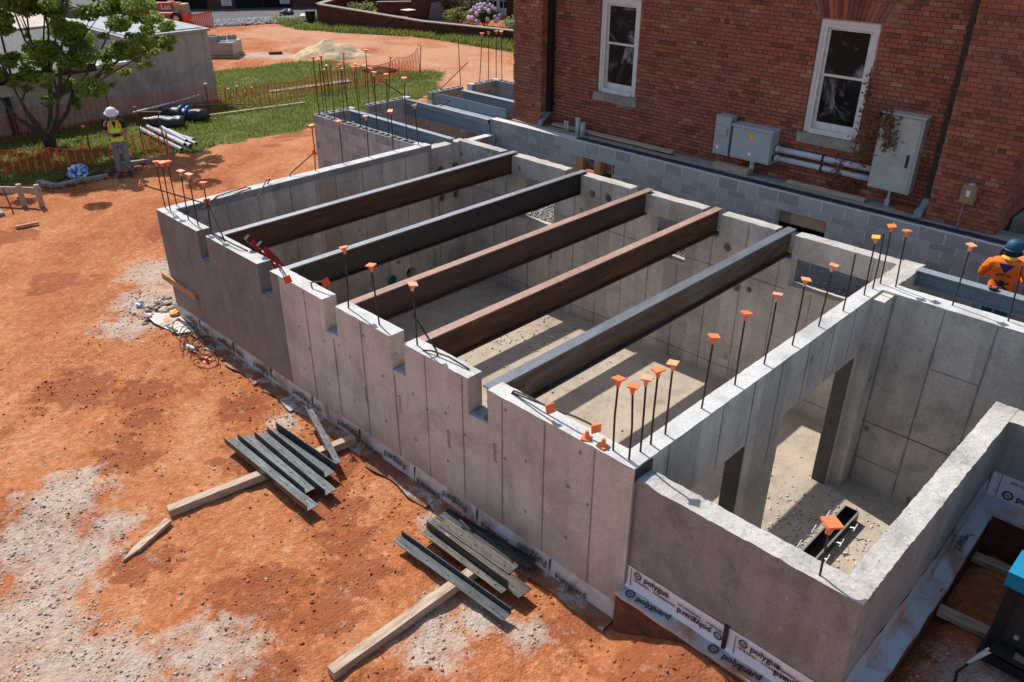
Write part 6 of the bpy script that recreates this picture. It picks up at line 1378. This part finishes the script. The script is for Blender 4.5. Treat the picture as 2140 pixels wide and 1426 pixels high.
ht = MB().lathe((.075, 0, hz), [(.165, -.012), (.17, 0), (.128, .008), (.125, .05), (.105, .1), (.06, .135), (.0, .145)], 20).build('hard_hat', M['hat'], man, True)
for v in ht.data.vertices: v.co = Matrix.Rotation(.35, 4, 'Y') @ (v.co - V((.075, 0, hz))) + V((.075, 0, hz))
hand((.25, .12, 1.08), (.7, -.5, .1), (0, 0, 1), 1, M['skin'], man); hand((.25, -.10, 1.06), (.8, .4, .1), (0, 0, 1), -1, M['skin'], man)
tbt = thing('tablet', 'small black tablet held by the man in the lime vest', 'tablet', V((-17.95, 2.62, pz_)) + Matrix.Rotation(-.33, 3, 'Z') @ V((.34, .0, 1.10)), None, -.33); MB().obox((0, 0, 0), (.06, 0, -.015), (0, .10, 0), (.002, 0, .006)).build('case', M['blackrub'], tbt); MB().obox((.002, 0, .0075), (.05, 0, -.0125), (0, .088, 0), (.0003, 0, .001)).build('screen', M['glass'], tbt)
J2 = dict(J); J2.update(hed=(.05, 0, 1.545), top=(.06, 0, 1.63), face=(1, 0, -.25), ell=(.10, .30, 1.10), wrl=(.34, .16, 1.12), elr=(.08, -.30, 1.10), wrr=(.33, -.14, 1.10))
OW = V((.93, 7.12, -1.27))
wk = person('worker in an orange long-sleeved shirt and welding hood seen from behind', OW, R(98), J2, dict(skin=M['skin'], shirt=M['oshirt'], pants=M['bluejeans'], long=1, rs=[.172, .182, .165, .088, .052, .088, .052]))
MB().lathe((.05, 0, 1.585), [(.102, -.03), (.104, .0), (.098, .035), (.078, .075), (.045, .098), (0, .105)], 18).build('hood', M['bluehat'], wk, True)
MB().lathe((.05, 0, 1.555), [(.10, -.02), (.118, -.012), (.118, .0), (.10, .006)], 18).build('hood_brim', M['bluehat'], wk, True)
MB().lathe((.045, 0, 1.44), [(.085, -.02), (.10, .02), (.104, .06), (.102, .10), (.098, .12)], 18).build('head_cloth', M['blackcloth'], wk, True)
MB().box(.12, .17, -.10, .10, 1.42, 1.62).build('face_shield', M['blackrub'], wk)
for s_ in (-1, 1): MB().tube([(.02, s_ * .105, 1.54), (.05, s_ * .122, 1.48), (.07, s_ * .12, 1.40)], [.016, .022, .016], 8).build('side_flap', M['blackrub'], wk)
MB().extrude([(-.168, -.10, 1.40), (-.168, .10, 1.40), (-.178, 0, 1.27)], (-.006, 0, 0)).build('scarf', M['purple'], wk)
MB().lathe((.02, 0, 1.41), [(.10, 0), (.11, .03), (.085, .06)], 14).build('collar', M['yellow'], wk)
def backtext(body, z, r, mat):
    for k, ch_ in enumerate(body):
        if ch_ == ' ': continue
        a = (k - (len(body) - 1) / 2) * .115; y = -r * math.sin(a) * 1.0; zz = z + r * math.cos(a) - r
        o = text(ch_, .05, (0, 0, 0), (0, -1, 0), (0, 0, 1), mat, wk, 'lettering', 'CENTER', .001); o.location = (-.185 + .02 * abs(a), y, zz)
backtext('QUEENS REI', 1.235, .17, M['blackcloth'])
MB().obox((-.183, 0, 1.13), (.001, 0, 0), (0, .03, 0), (0, 0, .035)).obox((-.1835, 0, 1.10), (.001, 0, 0), (0, .09, .05), (0, -.006, .01)).obox((-.184, 0, 1.10), (.001, 0, 0), (0, .09, -.05), (0, .006, .01)).build('emblem', M['blackcloth'], wk)
hand((.34, .16, 1.12), (.9, -.3, 0), (0, 0, 1), 1, M['boot'], wk); hand((.33, -.14, 1.10), (.9, .3, 0), (0, 0, 1), -1, M['boot'], wk)
w2 = person('second worker in an orange shirt cut off by the right edge', (1.62, 7.05, -1.36), R(100), J2, dict(skin=M['skin'], shirt=M['oshirt'], pants=M['blackcloth'], long=1))
hand((.34, .16, 1.12), (.9, -.3, 0), (0, 0, 1), 1, M['boot'], w2); hand((.33, -.14, 1.10), (.9, .3, 0), (0, 0, 1), -1, M['boot'], w2)
MB().lathe((.05, 0, 1.60), [(.105, -.10), (.125, -.02), (.125, .04), (.10, .10), (.05, .135), (0, .14)], 18).build('hood', M['bluehat'], w2, True)
